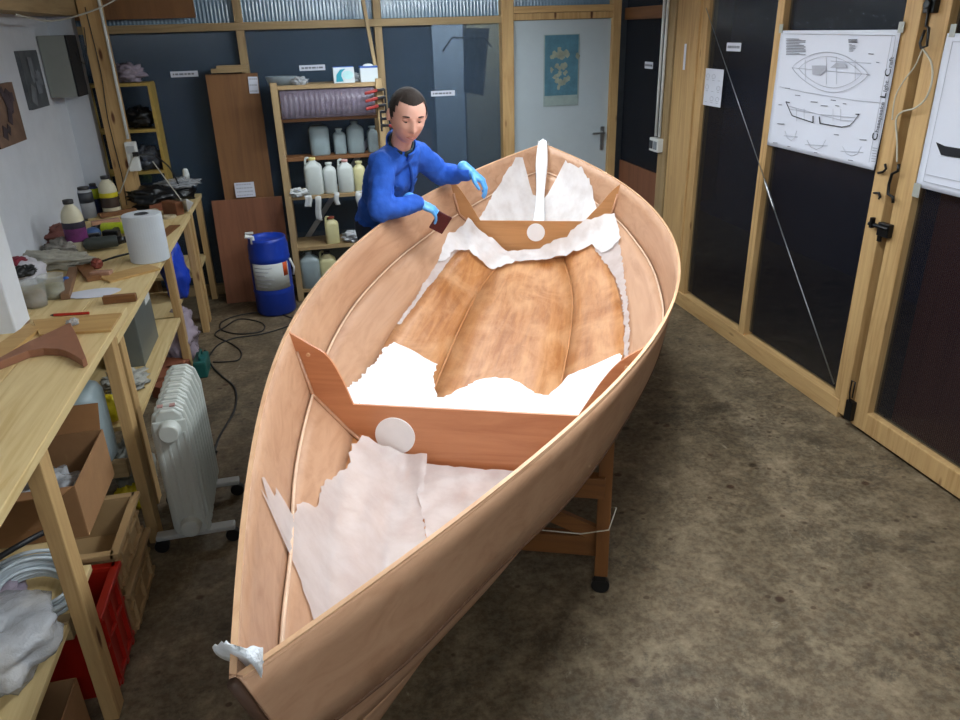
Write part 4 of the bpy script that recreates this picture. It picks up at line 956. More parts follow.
t = thing('tissue_box', 'white and teal cardboard box on the right half of the shelf top', 'box', (X0(344, 6.1, 80), 6.1, ft))
bx = MB().box((0, 0, .055), (.155, .11, .11)).build('box', plain('white_card', '#c4ccd0', .5, var=.02), t, bevel=.002)
m = MB(); m.prism([(-.06, -.0565, .01), (-.055, -.0565, .06), (-.025, -.0565, .095), (.015, -.0565, .10), (-.015, -.0565, .075), (-.02, -.0565, .05), (-.005, -.0565, .012)], (0, -.001, 0)); m.build('teal_swoosh', plain('teal_print', '#12889a', .5), bx)
m = MB(); m.prism([(.03+.04*math.cos(a), -.0565, .055+.03*math.sin(a)) for a in [2*PI*k/20 for k in range(20)]], (0, -.001, 0)); m.build('pale_oval', plain('pale_green_print', '#a9cfd0', .5), bx)
MB().box((0, 0, .112), (.15, .10, .004)).build('box_lid', plain('blue_card', '#1f4f9e', .5), bx)
t = thing('tissue_box', 'white and blue box at the right end of the shelf top', 'box', (X0(369, 6.12, 80), 6.12, ft))
MB().box((0, 0, .05), (.13, .12, .10)).build('box', plain('white_card', '', .5), t, bevel=.002)
MB().box((0, 0, .105), (.135, .125, .012)).build('box_lid', plain('blue_card', '', .5), t, bevel=.002)
MB().sph((.0, 0, .112), (.04, .03, .016)).build('tissue', white_plastic, t, smooth=True)
lump('clear_film', (X0(356, 6.1, 78), 6.17, ft), (.045, .04, .035), clear_plastic, 'crumpled film between the two boxes on the shelf top', 'plastic film', .5, 82)
def clamp(label, c, rz):
    t = thing('spring_clamp', label, 'clamp', c, rz, group='clamps on the shelf post')
    MB().bar((-.05, 0, 0), (.045, 0, .02), .02, .022).build('handle', plain('dull_red', '#8c1f18', .5), t, bevel=.005)
    MB().bar((.045, 0, .02), (.10, 0, .025), .012, .02).box((.10, 0, .005), (.014, .014, .05)).build('jaw', black_plastic, t, bevel=.003)
for k, (z, lb) in enumerate([(1.60, 'topmost red clamp on the right post of the shelf unit'), (1.545, 'second red clamp from the top on the shelf post'), (1.49, 'third red clamp from the top on the shelf post')]):
    clamp(lb, (.50, 5.955, z-.02), .0)
for k, (z, lb) in enumerate([(1.42, 'topmost red clamp on the far side of the shelf post behind the head'), (1.37, 'red clamp just under the one behind the head'), (1.32, 'lowest red clamp behind the shoulder of the person')]):
    clamp(lb, (.66, 5.98, z), PI)
# slanting stick in front of the back wall
tag(MB().bar(at_y(362, -4, 6.3), at_y(389, 140, 6.2), .025, .055, (0, 1, 0)).build('leaning_batten', pine_old['z']), 'long grey-brown batten leaning beside the right end of the shelf unit', 'batten')
# coat hanger with dark garment behind the sheet
t = thing('hanging_garment', 'dark garment on a wire hanger seen through the back sheet', 'garment', (1.44, 6.52, 1.98))
m = MB(); pts = [(-.10, 0, .03), (.11, 0, .02), (.05, 0, -.50), (-.12, 0, -.46)]
rows = []
for i in range(13):
    f = i/12; a = Vector(pts[0]).lerp(Vector(pts[3]), f); b = Vector(pts[1]).lerp(Vector(pts[2]), f)
    rows.append([a.lerp(b, q/10)+Vector((0, .008*math.sin(q*1.7)*f, 0)) for q in range(11)])
m.grid(rows).build('garment', plain('dark_garment', '#15131c', .8), t, smooth=True, solid=.02)
MB().tube([(-.29, -.04, -.14), (-.21, -.04, -.04), (.05, -.04, -.05), (.12, -.04, -.12)], .008).tube([(-.12, -.04, -.04), (-.09, -.04, .05), (-.06, -.04, .07), (-.03, -.04, .04)], .005).build('hanger', black_metal, t, smooth=True)
# door poster
t = thing('wall_poster', 'blue-green poster with a pale drawing taped on the grey door', 'poster', (2.135, 6.39, 1.66))
MB().box((0, 0, 0), (.31, .002, .56)).build('sheet', plain('poster_paper', '#93a3a0', .7), t)
MB().box((0, -.002, .04), (.29, .002, .47)).build('picture_field', plain('poster_blue', '#4a7688', .7, var=.2), t)
m = MB(); rnd = random.Random(11)
for k in range(34):
    a = k*.5; x = rnd.gauss(0, .045)+(.05 if k > 26 else -.01); z = rnd.uniform(-.14, .16)
    pts = [(x+rnd.uniform(.01, .028)*math.cos(q*PI/4), -.0035-.00005*k, z+rnd.uniform(.012, .03)*math.sin(q*PI/4)) for q in range(8)]
    m.prism(pts, (0, -.0001, 0))
m.build('pale_shapes', plain('poster_cream', '#8f9484', .7, var=.3), t)
# ---------------------------------------------- right wall: conduits, switch, plans, hardware
XW = 2.648
for k, yy in enumerate((5.50, 5.56)):
    tag(MB().tube([(2.635, yy, 2.5), (2.635, yy, 1.2)], .011, 10).build('cable_conduit', white_plastic, smooth=True), ['grey conduit on the right pillar, nearer one of the pair', 'grey conduit on the right pillar, farther one of the pair'][k], 'conduit')
t = thing('light_switch', 'white switch box at the foot of the two conduits on the right pillar', 'switch', (2.63, 5.53, 1.14))
MB().box((0, 0, 0), (.05, .15, .10)).build('box', white_plastic, t, bevel=.005)
MB().box((-.028, .035, 0), (.008, .05, .06)).build('rocker', plain('dark_rocker', '#33363c', .5), t, bevel=.002)
MB().box((-.028, -.035, 0), (.008, .05, .06)).build('rocker', plain('grey_rocker', '#7d8288', .5), t, bevel=.002)
note('paper_tag', 'thin white strip stuck on the right pillar', (2.645, 5.20, 1.78), (.03, .17), face='x', cat='tag')
note('panel_label', 'small white printed label on the end panel beside the conduits', (2.688, 5.88, 1.70), (.15, .05), face='x', lines=1, cat='label')
a = at_x(734, 47, 2.69); note('panel_label', 'small white printed label on the right wall sheet above the small taped page', (2.688, a.y, a.z), (.17, .05), face='x', lines=1, cat='label')
a, b = at_x(701, 73, XW), at_x(724, 108, XW)
t = note('drawing_page', 'small white page of drawings taped on the right wall sheet', (2.685, (a.y+b.y)/2+.06, (a.z+b.z)/2+.01), (.24, .235), face='x', cat='page')
m = MB(); rnd = random.Random(5)
for r in range(3):
    for c in range(3):
        y, z = .075-.075*c, .07-.07*r
        if (r+c) % 3 != 2: m.tube([(-.003, y+.022*math.cos(q*PI/6), z+.014*math.sin(q*PI/6)) for q in range(12)], .0012, 4, True)
        m.box((-.003, y, z-.024), (.001, .03, .003))
m.build('small_sketches', ink_light, t)
# the large plan
def plan_sheet(name, label, y0, y1, z0, z1, x, tail=True):
    t = thing(name, label, 'plan drawing', (x, (y0+y1)/2, (z0+z1)/2)); n = 24; rows = []
    for i in range(n+1):
        row = []
        for k in range(n+1):
            f, g = i/n, k/n
            y = (y0-y1)/2*(1-2*f); z = (z1-z0)/2*(1-2*g)
            xx = -.004-.006*abs(noise.noise(Vector((f*3, g*3, y0))))-(.010*(f*g)**3)
            row.append((xx, y, z))
        rows.append(row)
    MB().grid(rows).build('sheet', paper_mat, t, smooth=True, solid=.0006)
    return t
PX0 = 2.652
plan = plan_sheet('boat_plan', 'large white boat plan sheet with plan and side view drawings on the right wall', 4.075, 3.150, 1.325, 1.945, PX0)
pc = Vector((PX0, (4.075+3.150)/2, (1.325+1.945)/2))
def PU(f, g): return Vector((-.014, .4625*(1-2*f), .31*(1-2*g)))     # fraction across and down the sheet
Minv = None
def zp(x, y):         # position inside the plan in sheet fractions, from the drawing's own layout
    p = at_x(760+x/4.5, 20+y/4.5, PX0-.012); return Vector((-.014, p.y-pc.y, p.z-pc.z))
def line(m, pts, r=.0012, closed=False): m.tube([zp(*p) for p in pts], r, 4, closed)
m = MB()
def lens(cx, x0, x1, yc0, yc1, h, n=20, sgn=1):
    return [(x0+(x1-x0)*i/n, yc0+(yc1-yc0)*i/n-sgn*h*math.sin(PI*i/n)**.8) for i in range(n+1)]
line(m, lens(0, 145, 490, 215, 245, 85), .0016); line(m, lens(0, 145, 490, 215, 245, 95, sgn=-1), .0016)
line(m, lens(0, 175, 460, 218, 243, 66)); line(m, lens(0, 175, 460, 218, 243, 74, sgn=-1))
for x in (205, 300, 345, 430): line(m, [(x, 195-30*math.sin((x-145)/345*PI)), (x, 255+35*math.sin((x-145)/345*PI))])
line(m, [(145, 215), (490, 245)]); line(m, [(320, 185), (500, 195)])
m.build('plan_view_lines', ink_light, plan)
m = MB(); m.prism([zp(*q) for q in [(235, 205), (300, 205), (298, 225), (275, 250), (238, 245)]], (-.0006, 0, 0)); m.prism([zp(*q) for q in [(318, 215), (345, 192), (385, 195), (395, 215)]], (-.0006, 0, 0)); m.build('shaded_areas', ink_light, plan)
m = MB()
line(m, [(118, 368), (145, 430), (240, 462)], .0022); line(m, [(272, 465), (370, 482), (405, 475), (425, 455), (446, 425)], .0022)
line(m, [(118, 368), (135, 372)], .0022); line(m, [(432, 424), (448, 424)], .0022)
line(m, [(240, 432), (240, 462)], .0035); line(m, [(268, 435), (272, 467)], .0035)
m.build('side_view_hull', ink_black, plan)
m = MB()
line(m, [(122, 385), (250, 420)]); line(m, [(275, 425), (440, 440)]); line(m, [(130, 400), (240, 418), (370, 452), (420, 455)])
for x in (165, 200, 330, 365): line(m, [(x, 400), (x, 455)])
for cx, cy, w in ((140, 520, 26), (255, 560, 42), (415, 590, 42)):
    line(m, [(cx-w, cy-20), (cx-w*.6, cy+12), (cx, cy+22), (cx+w*.6, cy+12), (cx+w, cy-20)]); line(m, [(cx-w*1.2, cy), (cx+w*1.2, cy+6)])
line(m, [(90, 300), (200, 325), (420, 360), (560, 375)])
line(m, [(612, 75), (520, 650)]); line(m, [(597, 68), (492, 640)]); line(m, [(112, 62), (610, 70)])
m.build('detail_lines', ink_light, plan)
m = MB(); rnd = random.Random(3)
for k in range(11): line(m, [(118, 85+k*7), (118+rnd.choice((60, 80, 88)), 86+k*7)], .0014)
for k in range(3): line(m, [(400, 88+k*6), (438, 88+k*6)], .0022)
for k in range(6): line(m, [(402, 110+k*6), (402+rnd.randint(12, 32), 110+k*6)], .0011)
for (x, y, w) in [(115, 306, 20), (160, 338, 22), (85, 380, 14), (230, 368, 30), (275, 385, 30), (320, 360, 22), (340, 385, 16), (375, 376, 14), (80, 466, 30), (335, 515, 20), (450, 538, 30), (398, 630, 20), (245, 595, 14), (490, 152, 22), (60, 552, 20), (125, 568, 12), (525, 190, 12), (480, 245, 14)]:
    line(m, [(x, y), (x+w, y+2)], .0018)
for k in range(6): line(m, [(508-k*1.2, 575+k*12), (530-k*1.2, 578+k*12)], .001)
m.build('notes_text', ink, plan)
def text_mesh(s, size, name, mat, parent, M, ext=.0004, bold=0):
    c = bpy.data.curves.new(name, 'FONT'); c.body = s; c.size = size; c.extrude = ext; c.align_x = 'LEFT'; c.offset = bold
    o = bpy.data.objects.new('tmp', c); COL.objects.link(o)
    dg = bpy.context.evaluated_depsgraph_get(); me = bpy.data.meshes.new_from_object(o.evaluated_get(dg)); w = max(v.co.x for v in me.vertices)
    bpy.data.objects.remove(o); ob = bpy.data.objects.new(name, me); COL.objects.link(ob); me.materials.append(mat); ob.parent = parent; ob.matrix_local = M
    return ob, w
# title reads upwards along the right margin
p0, p1 = zp(526, 545), zp(606, 150)
dirv = (p1-p0).normalized(); nrm = Vector((-1, 0, 0)); upv = nrm.cross(dirv)
cur = p0.copy()
words = ['Chesapeake', 'Light', 'Craft']
tot = 0; segs = []
for w_ in words: segs += [(w_[0], .052), (w_[1:], .034), (' ', 0)]
pos = 0.0; L_ = (p1-p0).length; made = []
for s_, z_ in segs:
    if s_ == ' ': pos += .012; continue
    M = Matrix((dirv, upv, nrm)).transposed().to_4x4(); M.translation = p0+dirv*pos
    ob, w_ = text_mesh(s_, z_, 'title_lettering', ink_black if z_ > .04 else ink, plan, M, bold=.0008); made.append((ob, pos)); pos += w_+.004
sc = L_/pos
for ob, ps_ in made:
    M = Matrix((dirv*sc, upv*sc, nrm)).transposed().to_4x4(); M.translation = p0+dirv*ps_*sc; ob.matrix_local = M
for k, (f, g, lb) in enumerate([(0, 0, ''), (1, 0, '')]): MB().box(PU(f, g)+Vector((.006, 0, .01)), (.002, .035, .045)).build('tape', plain('clear_tape', '#a2a49c', .3), plan)
plan2 = plan_sheet('boat_plan', 'large white plan sheet with a black boat profile at the right edge of the photo', 2.868, 1.95, 1.30, 1.93, 2.64)
pq = Vector((2.64, (2.868+1.95)/2, (1.30+1.93)/2))
m = MB(); m.prism([at_x(u, v, 2.626)-pq for u, v in [(936, 142), (945, 146), (960, 148.5), (990, 150), (1030, 152), (1030, 168), (990, 163), (960, 158), (941, 155)]], (-.0008, 0, 0)); m.build('boat_profile', ink_black, plan2)
m = MB(); Q = lambda f, g: Vector((-.013, .459*(1-2*f), .315*(1-2*g)))
m.tube([Q(.05, .05), Q(.95, .05), Q(.95, .95), Q(.05, .95)], .0014, 4, True)
m.tube([Q(.05, .9), Q(.95, .9)], .001, 4)
for k in range(8): m.tube([Q(.55, .1+k*.035), Q(.55+.3*((k*7 % 5)/5+.2), .1+k*.035)], .001, 4)
m.build('border_lines', ink_light, plan2)
m = MB().box(Q(.02, .99)+Vector((0, 0, -.02)), (.002, .04, .06)).box(Q(.03, 0)+Vector((.006, 0, .01)), (.002, .03, .05)); m.build('tape', plain('clear_tape', '', .3), plan2)
# cable brace
a, b, c_, d_ = at_x(706, 8, 2.645), at_x(764, 178, 2.645), at_x(775, 212, 2.645), at_x(834, 384, 2.645)
t = thing('wire_brace', 'thin diagonal steel wire with turnbuckle across the right wall', 'wire', tuple(b))
MB().tube([a-b, Vector((0, 0, 0))], .0025, 6).tube([c_-b, d_-b], .0035, 6).build('wire', steel, t, smooth=True)
MB().tube([Vector((0, 0, 0)), (c_-b)*.2, (c_-b)*.8, (c_-b)], [.003, .008, .008, .003], 8).build('turnbuckle', steel, t, smooth=True)
# door hardware
def hook(name, label, pts, r=.006, x=2.64):
    P = [at_x(u, v, x) for u, v in pts]; o = P[0]
    return tag(MB().tube([p-o for p in P], r, 8).build(name, black_metal, smooth=True, loc=tuple(o)), label, 'hook', 'black hooks on the door post')
hook('door_hook', 'black hook at the lower right corner of the large plan', [(885, 164), (886, 169), (883, 172), (878, 173)], .006)
hook('door_hook', 'small black hook below the corner of the large plan', [(874, 193), (879, 193), (880, 197), (879, 199)], .006)
hook('door_hook', 'black bent door handle above the bolt on the door post', [(899, 164), (898, 171), (892, 174), (889, 184), (888, 194), (893, 197), (893, 203)], .007, 2.63)
hook('door_hook', 'long black bolt rod with loop at the top of the door post', [(930, 2), (926, 26), (929, 28), (927, 46), (921, 48), (920, 43), (925, 30)], .006, 2.62)
t = thing('door_bolt', 'black door bolt on the middle of the door post', 'bolt', tuple(at_x(885, 230, 2.64)))
MB().box((0, 0, 0), (.03, .075, .065)).build('plate', black_metal, t, bevel=.004)
MB().cyl((-.01, .10, .01), (-.01, -.03, .01), .010).box((-.015, .075, .02), (.02, .015, .05)).box((-.005, .02, -.045), (.012, .02, .03)).build('bolt', black_metal, t)
t = thing('door_bolt', 'black floor bolt at the foot of the door post', 'bolt', tuple(at_x(850, 410, 2.64)))
MB().box((0, 0, 0), (.03, .05, .11)).build('plate', black_metal, t, bevel=.004)
MB().tube([(-.012, .0, .05), (-.012, .012, .10), (-.012, .012, .17), (-.012, -.012, .17), (-.012, -.012, .08)], .004).build('loop', black_metal, t, smooth=True)
t = thing('door_bolt', 'black top bolt at the head of the door post', 'bolt', tuple(at_x(932, 4, 2.64)))
MB().box((0, 0, 0), (.03, .06, .07)).cyl((-.015, 0, 0), (-.03, 0, 0), .018).build('plate', black_metal, t, bevel=.004)
cable('white cord hanging in a loop down the door post', [at_x(u, v, 2.625) for u, v in [(922, 48), (931, 62), (932, 80), (926, 98), (915, 108), (902, 112), (896, 120), (897, 140), (897, 162)]], .004, plain('white_cord', '#bcb8a6', .7))
cable('second pale cord crossing from the plan corner up to the bolt rod', [at_x(u, v, 2.628) for u, v in [(922, 50), (915, 66), (903, 82), (895, 98), (892, 120)]], .003, plain('white_cord', '', .7))
# ------------------------------------------------------------------ person
def organic(name, prims, voxel, mat, parent, smooth=4, disp=0, dfreq=9, seed=0, dec=None):
    m = MB()
    for pr in prims:
        if pr[0] == 'c':       # tapered capsule
            _, p0, r0, p1, r1 = pr; p0, p1 = Vector(p0), Vector(p1)
            n = max(2, int((p1-p0).length/(min(r0, r1)*.5)))
            m.tube([p0, p1], [r0, r1], 20); m.sph(p0, r0, 20, 14); m.sph(p1, r1, 20, 14)
        elif pr[0] == 'e': m.sph(pr[1], pr[2], 28, 20, pr[3] if len(pr) > 3 else None)
        elif pr[0] == 'm':
            for ring in [pr[1]]: m.grid(ring) if len(pr) < 3 else None
        elif pr[0] == 'f': pr[1](m)
    bmesh.ops.recalc_face_normals(m.bm, faces=m.bm.faces)
    me = bpy.data.meshes.new('tmp'); m.bm.to_mesh(me); m.bm.free()
    o = bpy.data.objects.new('tmp', me); COL.objects.link(o)
    r = o.modifiers.new('r', 'REMESH'); r.mode = 'VOXEL'; r.voxel_size = voxel
    if smooth: s = o.modifiers.new('s', 'SMOOTH'); s.iterations = smooth; s.factor = .5
    dg = bpy.context.evaluated_depsgraph_get(); me2 = bpy.data.meshes.new_from_object(o.evaluated_get(dg))
    bpy.data.objects.remove(o)
    if disp:
        vs = [v.co.copy() for v in me2.vertices]; ns = [v.normal.copy() for v in me2.vertices]
        for v, c, n in zip(me2.vertices, vs, ns):
            f = noise.noise(Vector((c.x*dfreq+seed, c.y*dfreq, c.z*dfreq*.8)))+.5*noise.noise(Vector((c.x*dfreq*2.3, c.y*dfreq*2.3+seed, c.z*dfreq*2)))
            v.co = c+n*disp*f
    me2.polygons.foreach_set('use_smooth', [True]*len(me2.polygons))
    me2.materials.clear(); me2.materials.append(mat)
    ob = bpy.data.objects.new(name, me2); COL.objects.link(ob)
    if parent is not None: ob.parent = parent
    return ob
PO = Vector((.33, 4.62, 0))
person = thing('person', 'standing person in blue fleece jacket and light blue gloves leaning over the boat side', 'person', tuple(PO))
def L(p): return Vector(p)-PO
pelvis = L((.36, 4.57, .93)); waist = L((.385, 4.50, 1.04)); chest = L((.445, 4.37, 1.24)); neck0 = L((.485, 4.255, 1.385)); neck1 = L((.505, 4.19, 1.47))
sR = L((.375, 4.14, 1.345)); sL = L((.60, 4.44, 1.345))
eR = L((.335, 3.98, 1.13)); eL = L((.76, 4.52, 1.20))
wR = L((.555, 4.09, 1.13)); wL = L((.915, 4.385, 1.225))
hC = L((.525, 4.11, 1.595))
ax = (sL-sR).normalized()                          # across the shoulders
spine = (neck0-pelvis).normalized(); fw = spine.cross(ax).normalized()
if fw.x < 0: fw = -fw
RT = Matrix((ax, fw, ax.cross(fw))).transposed()
# head frame
hf = Vector((.13, -.93, -.36)).normalized(); hs = hf.cross(Vector((0, 0, 1))).normalized(); hu = hs.cross(hf).normalized()
tilt = Matrix.Rotation(math.radians(-4), 3, hf)
HR = tilt @ Matrix((hf, -hs, hu)).transposed()
HS = 1.17
def headp(d):
    x, y, z = d.x, d.y, d.z
    ry, rx, rz = .080, .096, .120
    if z > 0: ry *= 1+.10*math.sin(PI*z)*z; rx *= 1+.06*math.sin(PI*z)*z; rz *= 1-.05*z
    if z < 0:
        k = (-z)**1.6; ry *= 1-.14*k; 
    p = Vector((x*rx, y*ry, z*rz))
    if z < -.1 and x > 0: p.x += .010*(-z-.1)
    if z < -.2 and x < 0: p.x += .045*(-z-.2)        # back of skull tucks in to the neck
    if x > .2:
        Y, Z = p.y, p.z
        g = lambda a, b, sa, sb: math.exp(-((Y-a)/sa)**2-((Z-b)/sb)**2)
        # nose
        nz = 0
        if -.045 < Z < .022: f = (.022-Z)/.055; nz = (.006+.020*min(1, max(0, f)))*math.exp(-(Y/(.0085+.005*f))**2)*(1 if Z > -.034 else max(0, (Z+.045)/.011))
        p.x += nz
        p.x -= .011*g(-.030, .010, .015, .011)+.011*g(.030, .010, .015, .011)
        p.x += .006*g(-.030, .030, .020, .008)+.006*g(.030, .030, .020, .008)
        p.x += .005*g(0, -.060, .022, .006)+.004*g(0, -.073, .018, .005)-.004*g(0, -.0665, .022, .003)
        p.x += .009*g(0, -.103, .020, .014)
        p.x += .006*g(-.045, -.02, .014, .016)+.006*g(.045, -.02, .014, .016)
    return p
def headmesh(m):
    nu, nv = 72, 60; rows = []
    for i in range(nv+1):
        th = PI*i/nv; row = []
        for k in range(nu):
            ph = 2*PI*k/nu; d = Vector((math.sin(th)*math.cos(ph), math.sin(th)*math.sin(ph), math.cos(th)))
            row.append(m.bm.verts.new(hC+HR@(headp(d)*HS)))
        rows.append(row)
    for A, B in zip(rows, rows[1:]):
        for k in range(nu):
            try: m.bm.faces.new((A[k], A[(k+1) % nu], B[(k+1) % nu], B[k]))
            except Exception: pass
    bmesh.ops.remove_doubles(m.bm, verts=[v for r in (rows[0], rows[-1]) for v in r], dist=1e-5)
def HP(x, y, z): return hC+HR@(Vector((x, y, z))*HS)
kneeR, kneeL = L((.36, 4.47, .50)), L((.42, 4.66, .50)); ankR, ankL = L((.27, 4.50, .09)), L((.36, 4.74, .09))
hipR, hipL = pelvis-ax*.085, pelvis+ax*.085
body = organic('body', [('f', headmesh), ('c', neck0, .058, HP(-.02, 0, -.05), .056),
    ('e', HP(-.008, .086, -.002), (.013*HS, .010*HS, .030*HS), HR), ('e', HP(-.008, -.086, -.002), (.013*HS, .010*HS, .030*HS), HR),
    ('e', chest, (.155, .095, .16), RT), ('e', waist, (.13, .09, .12), RT), ('e', pelvis, (.145, .10, .11), RT), ('c', neck0, .06, chest, .08),
    ('c', sR, .05, eR, .038), ('c', eR, .038, wR, .022), ('c', sL, .05, eL, .038), ('c', eL, .038, wL, .022), ('c', sR, .05, neck0, .055), ('c', sL, .05, neck0, .055),
    ('c', hipR, .08, kneeR, .052), ('c', kneeR, .05, ankR, .036), ('c', hipL, .08, kneeL, .052), ('c', kneeL, .05, ankL, .036)],
    .0042, skin_mat, person, 2)
# eyes, brows, lips
for sy in (.030, -.030):
    m = MB(); m.sph(HP(.073, sy, .0085), .0125*HS, 20, 14); e = m.build('eye', plain('eye_white', '#8d766c', .3), person, smooth=True)
    m = MB(); m.sph(HP(.0815, sy, .0065), .0055*HS, 14, 10); m.build('iris', plain('dark_iris', '#2a1f1a', .3), e, smooth=True)
    # upper lid
    m = MB(); m.tube([HP(.081-.006*abs(q)**2, sy+q*.014, .0145-.004*q*q) for q in (-1.1, -.6, 0, .6, 1.1)], [.004, .007, .0085, .007, .004], 8); m.build('eyelid', skin_mat, person, smooth=True)
    m = MB(); m.tube([HP(.092-.010*max(0, abs(sy+q*.02)-.03)/.02-.001, sy+q*.019, .030+.003*(1-q*q)) for q in (-1, -.5, 0, .5, 1)], [.0022, .0036, .004, .0036, .002], 8); m.build('eyebrow', hair_mat, person, smooth=True)
m = MB(); m.tube([HP(.0985-.012*(q*q), q*.024, -.0655+.003*q*q) for q in (-1, -.6, -.2, .2, .6, 1)], [.0015, .003, .0036, .0036, .003, .0015], 8); m.build('lips', lips, person, smooth=True)
# hair: short cap with receding hairline
m = MB(); nu, nv = 72, 50; rows = []
def hairmask(d):
    # angle from the crown; hairline height depends on direction
    f = d.x/max(1e-6, math.hypot(d.x, d.y)) if math.hypot(d.x, d.y) > 1e-6 else 0
    front = .70 - .04*math.exp(-(d.y/.35)**2)
    side = -.12 if f < .55 else None
    zl = front if f > .55 else (-.08 if f > -.15 else -.42)
    if .25 < f <= .55: zl = -.08+(front+.08)*((f-.25)/.30)**1.5 
    return d.z-zl
for i in range(nv+1):
    th = PI*.72*i/nv; row = []
    for k in range(nu):
        ph = 2*PI*k/nu; d = Vector((math.sin(th)*math.cos(ph), math.sin(th)*math.sin(ph), math.cos(th)))
        row.append((d, m.bm.verts.new(hC+HR@(headp(d)*HS*(1+.075*min(1, max(-.4, hairmask(d)*5)) + .008*noise.noise(d*14))))))
    rows.append(row)
for A, B in zip(rows, rows[1:]):
    for k in range(nu):
        q = [A[k], A[(k+1) % nu], B[(k+1) % nu], B[k]]
        if min(hairmask(x[0]) for x in q) > -.03:
            try: m.bm.faces.new([x[1] for x in q])
            except Exception: pass
bmesh.ops.delete(m.bm, geom=[v for v in m.bm.verts if not v.link_faces], context='VERTS')
bmesh.ops.remove_doubles(m.bm, verts=m.bm.verts, dist=1e-5)
m.build('hair', hair_mat, person, smooth=True)
# jacket
jk = organic('jacket', [('e', chest, (.198, .130, .165), RT), ('e', chest-spine*.09, (.192, .132, .15), RT), ('e', waist, (.172, .128, .13), RT), ('e', pelvis+spine*.04, (.172, .130, .11), RT),
    ('c', sR-ax*-.01, .075, sL+ax*-.01, .075), ('c', sR, .078, eR, .064), ('c', eR, .064, wR-(wR-eR).normalized()*.02, .048), ('c', sL, .080, eL, .066), ('c', eL, .066, wL-(wL-eL).normalized()*.02, .046),
    ('c', sR, .068, neck0, .066), ('c', sL, .068, neck0, .066), ('c', neck0-spine*.02, .074, neck0+spine*.012, .067)], .009, blue_cloth, person, 4, .013, 13, 3)
# collar ring and dark undershirt collar
def ringpts(c, r, up, n=20, a0=0, a1=2*PI, rr=None):
    u = up.cross(Vector((0, 0, 1))); u = u.normalized() if u.length > .01 else Vector((1, 0, 0)); v = up.cross(u).normalized()
    return [c+(u*math.cos(a0+(a1-a0)*i/n)+v*math.sin(a0+(a1-a0)*i/n))*r for i in range(n+1)]
ndir = (HP(-.02, 0, -.05)-neck0).normalized()
col_front = (hf-ndir*hf.dot(ndir)).normalized(); col_side = ndir.cross(col_front)
def col_ring(base, r0, r1, h, gap, mat, name, par):
    rows = []
    for k in range(5):
        f = k/4; row = []
        for i in range(33):
            a = gap+(2*PI-2*gap)*i/32; rr_ = r0+(r1-r0)*f
            dip = -.03*math.cos(a)*(1)
            row.append(base+(col_front*math.cos(a)*1.05+col_side*math.sin(a))*rr_+ndir*(h*f+dip*(0.6)))
        rows.append(row)
    return MB().grid(rows).build(name, mat, par, smooth=True, solid=.008, soff=0)
col_ring(neck0+ndir*.020, .076, .083, .052, .30, blue_cloth, 'collar', jk)
col_ring(neck0+ndir*.022, .064, .066, .055, .12, plain('dark_green_shirt', '#1d3036', .8), 'shirt_collar', person)
# placket, buttons and pocket flaps on the chest
surf = chest+spine*.02+fw*.128
m = MB(); pl = [neck0+fw*.080+spine*-.02, chest+fw*.137+spine*.05, chest+fw*.138-spine*.06, waist+fw*.142]
m.tube(arm_curve([tuple(p) for p in pl], 5), .009, 8); m.build('placket', plain('placket_blue', '#184a9e', .85), jk, smooth=True)
for sd in (-1, 1):
    MB().bar(chest+ax*.05*sd+fw*.124+spine*.015, chest+ax*.125*sd+fw*.098+spine*.012, .012, .034, up=tuple(spine)).build('pocket_flap', plain('placket_blue', '', .85), jk, bevel=.004)
# trousers and shoes
organic('trousers', [('e', pelvis-spine*.02, (.163, .120, .10), RT), ('c', hipR, .098, kneeR, .074), ('c', kneeR, .074, ankR+Vector((0, 0, .02)), .062), ('c', hipL, .098, kneeL, .074), ('c', kneeL, .074, ankL+Vector((0, 0, .02)), .062)], .011, navy, person, 4, .006, 8, 1)
for a_ in (ankR, ankL):
    d = Vector((.9, -.43, 0)).normalized(); b_ = Vector((a_.x, a_.y, .045))
    organic('shoe', [('c', b_-d*.03, .045, b_+d*.08, .042), ('c', b_+d*.08, .042, b_+d*.16, .034), ('c', b_+Vector((0, 0, .03)), .05, b_-d*.02+Vector((0, 0, .05)), .048)], .008, black_plastic, person, 2)
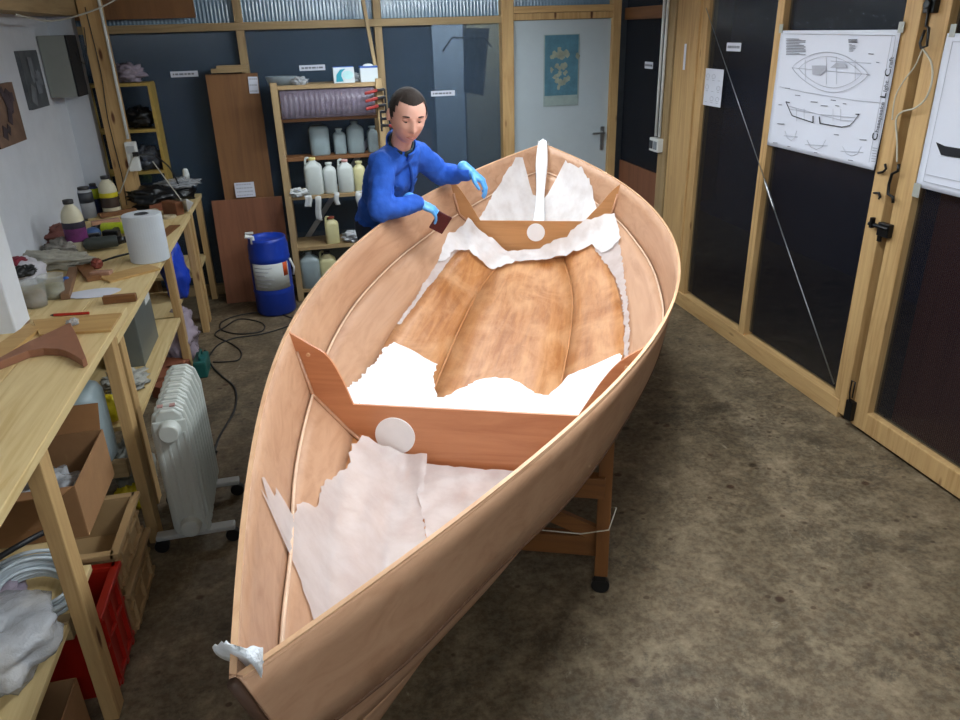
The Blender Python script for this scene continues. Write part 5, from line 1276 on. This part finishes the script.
# gloved hands
def hand(w, d, n, curls, spread, thumb_side, name):
    d = d.normalized(); n = (n-d*n.dot(d)).normalized(); b = d.cross(n).normalized()*thumb_side   # b points to the thumb side
    RH = Matrix((d, b, n)).transposed()
    pr = [('c', w-d*.055, .037, w, .031), ('e', w+d*.052, (.052, .045, .021), RH), ('c', w, .028, w+d*.03, .026), ('c', w+d*.03+b*.018, .018, w+d*.085+b*.026, .013), ('c', w+d*.03-b*.018, .018, w+d*.078-b*.028, .012)]
    Ls = [(.042, .026, .021), (.046, .030, .022), (.043, .028, .021), (.034, .021, .019)]
    for i in range(4):
        off = (1.5-i)*.0205; p = w+d*(.092-.004*abs(i-1.2)**1.5)+b*off; base = w+d*.05+b*off*.8
        pr.append(('c', base, .013, p, .0118))
        ang = spread*(1.5-i)*.06; dd = (d*math.cos(ang)+b*math.sin(ang)).normalized(); r = .0108 if i < 3 else .0095; tot = 0
        for q, l_ in enumerate(Ls[i]):
            tot += curls[q]*(1+.08*i); v = (dd*math.cos(tot)+n*math.sin(tot)).normalized(); p2 = p+v*l_
            pr.append(('c', p, r, p2, r*.93)); p = p2; r *= .93
    p = w+d*.022+b*.026; v = (d*.72+b*.55+n*.42).normalized(); p2 = p+v*.042; pr.append(('c', w+d*.012+b*.012, .018, p, .0165)); pr.append(('c', p, .0155, p2, .0125))
    v = (d*.90+b*.10+n*.42).normalized(); p3 = p2+v*.030; pr.append(('c', p2, .0125, p3, .0110)); v = (d*.9-b*.1+n*.4).normalized(); pr.append(('c', p3, .011, p3+v*.022, .0095))
    return organic(name, pr, .0030, glove_mat, person, 2)
hdR = Vector((.84, -.14, -.42)); hdL = Vector((.70, -.42, -.52))
hand(wR, hdR, Vector((-.35, .25, -.9)), (.45, .45, .3), 1, 1, 'glove')
hand(wL, hdL, Vector((-.3, .1, -.9)), (.55, .5, .35), 1, -1, 'glove')
# dark red sanding pad gripped in the nearer hand
tip = PO+wR+hdR.normalized()*.125
q0 = Vector((tip.x+.0, tip.y-.01, tip.z-.055))
pd = MB().box((0, 0, 0), (.085, .016, .11)).build('sanding_pad', plain('dark_red_pad', '#4a0d10', .7, bmp=.4, scale=200), loc=tuple(q0), bevel=.003)
pd.rotation_euler = (0.25, .55, .15)
tag(pd, 'dark red sanding pad held in the gloved hand against the boat side', 'sanding pad')
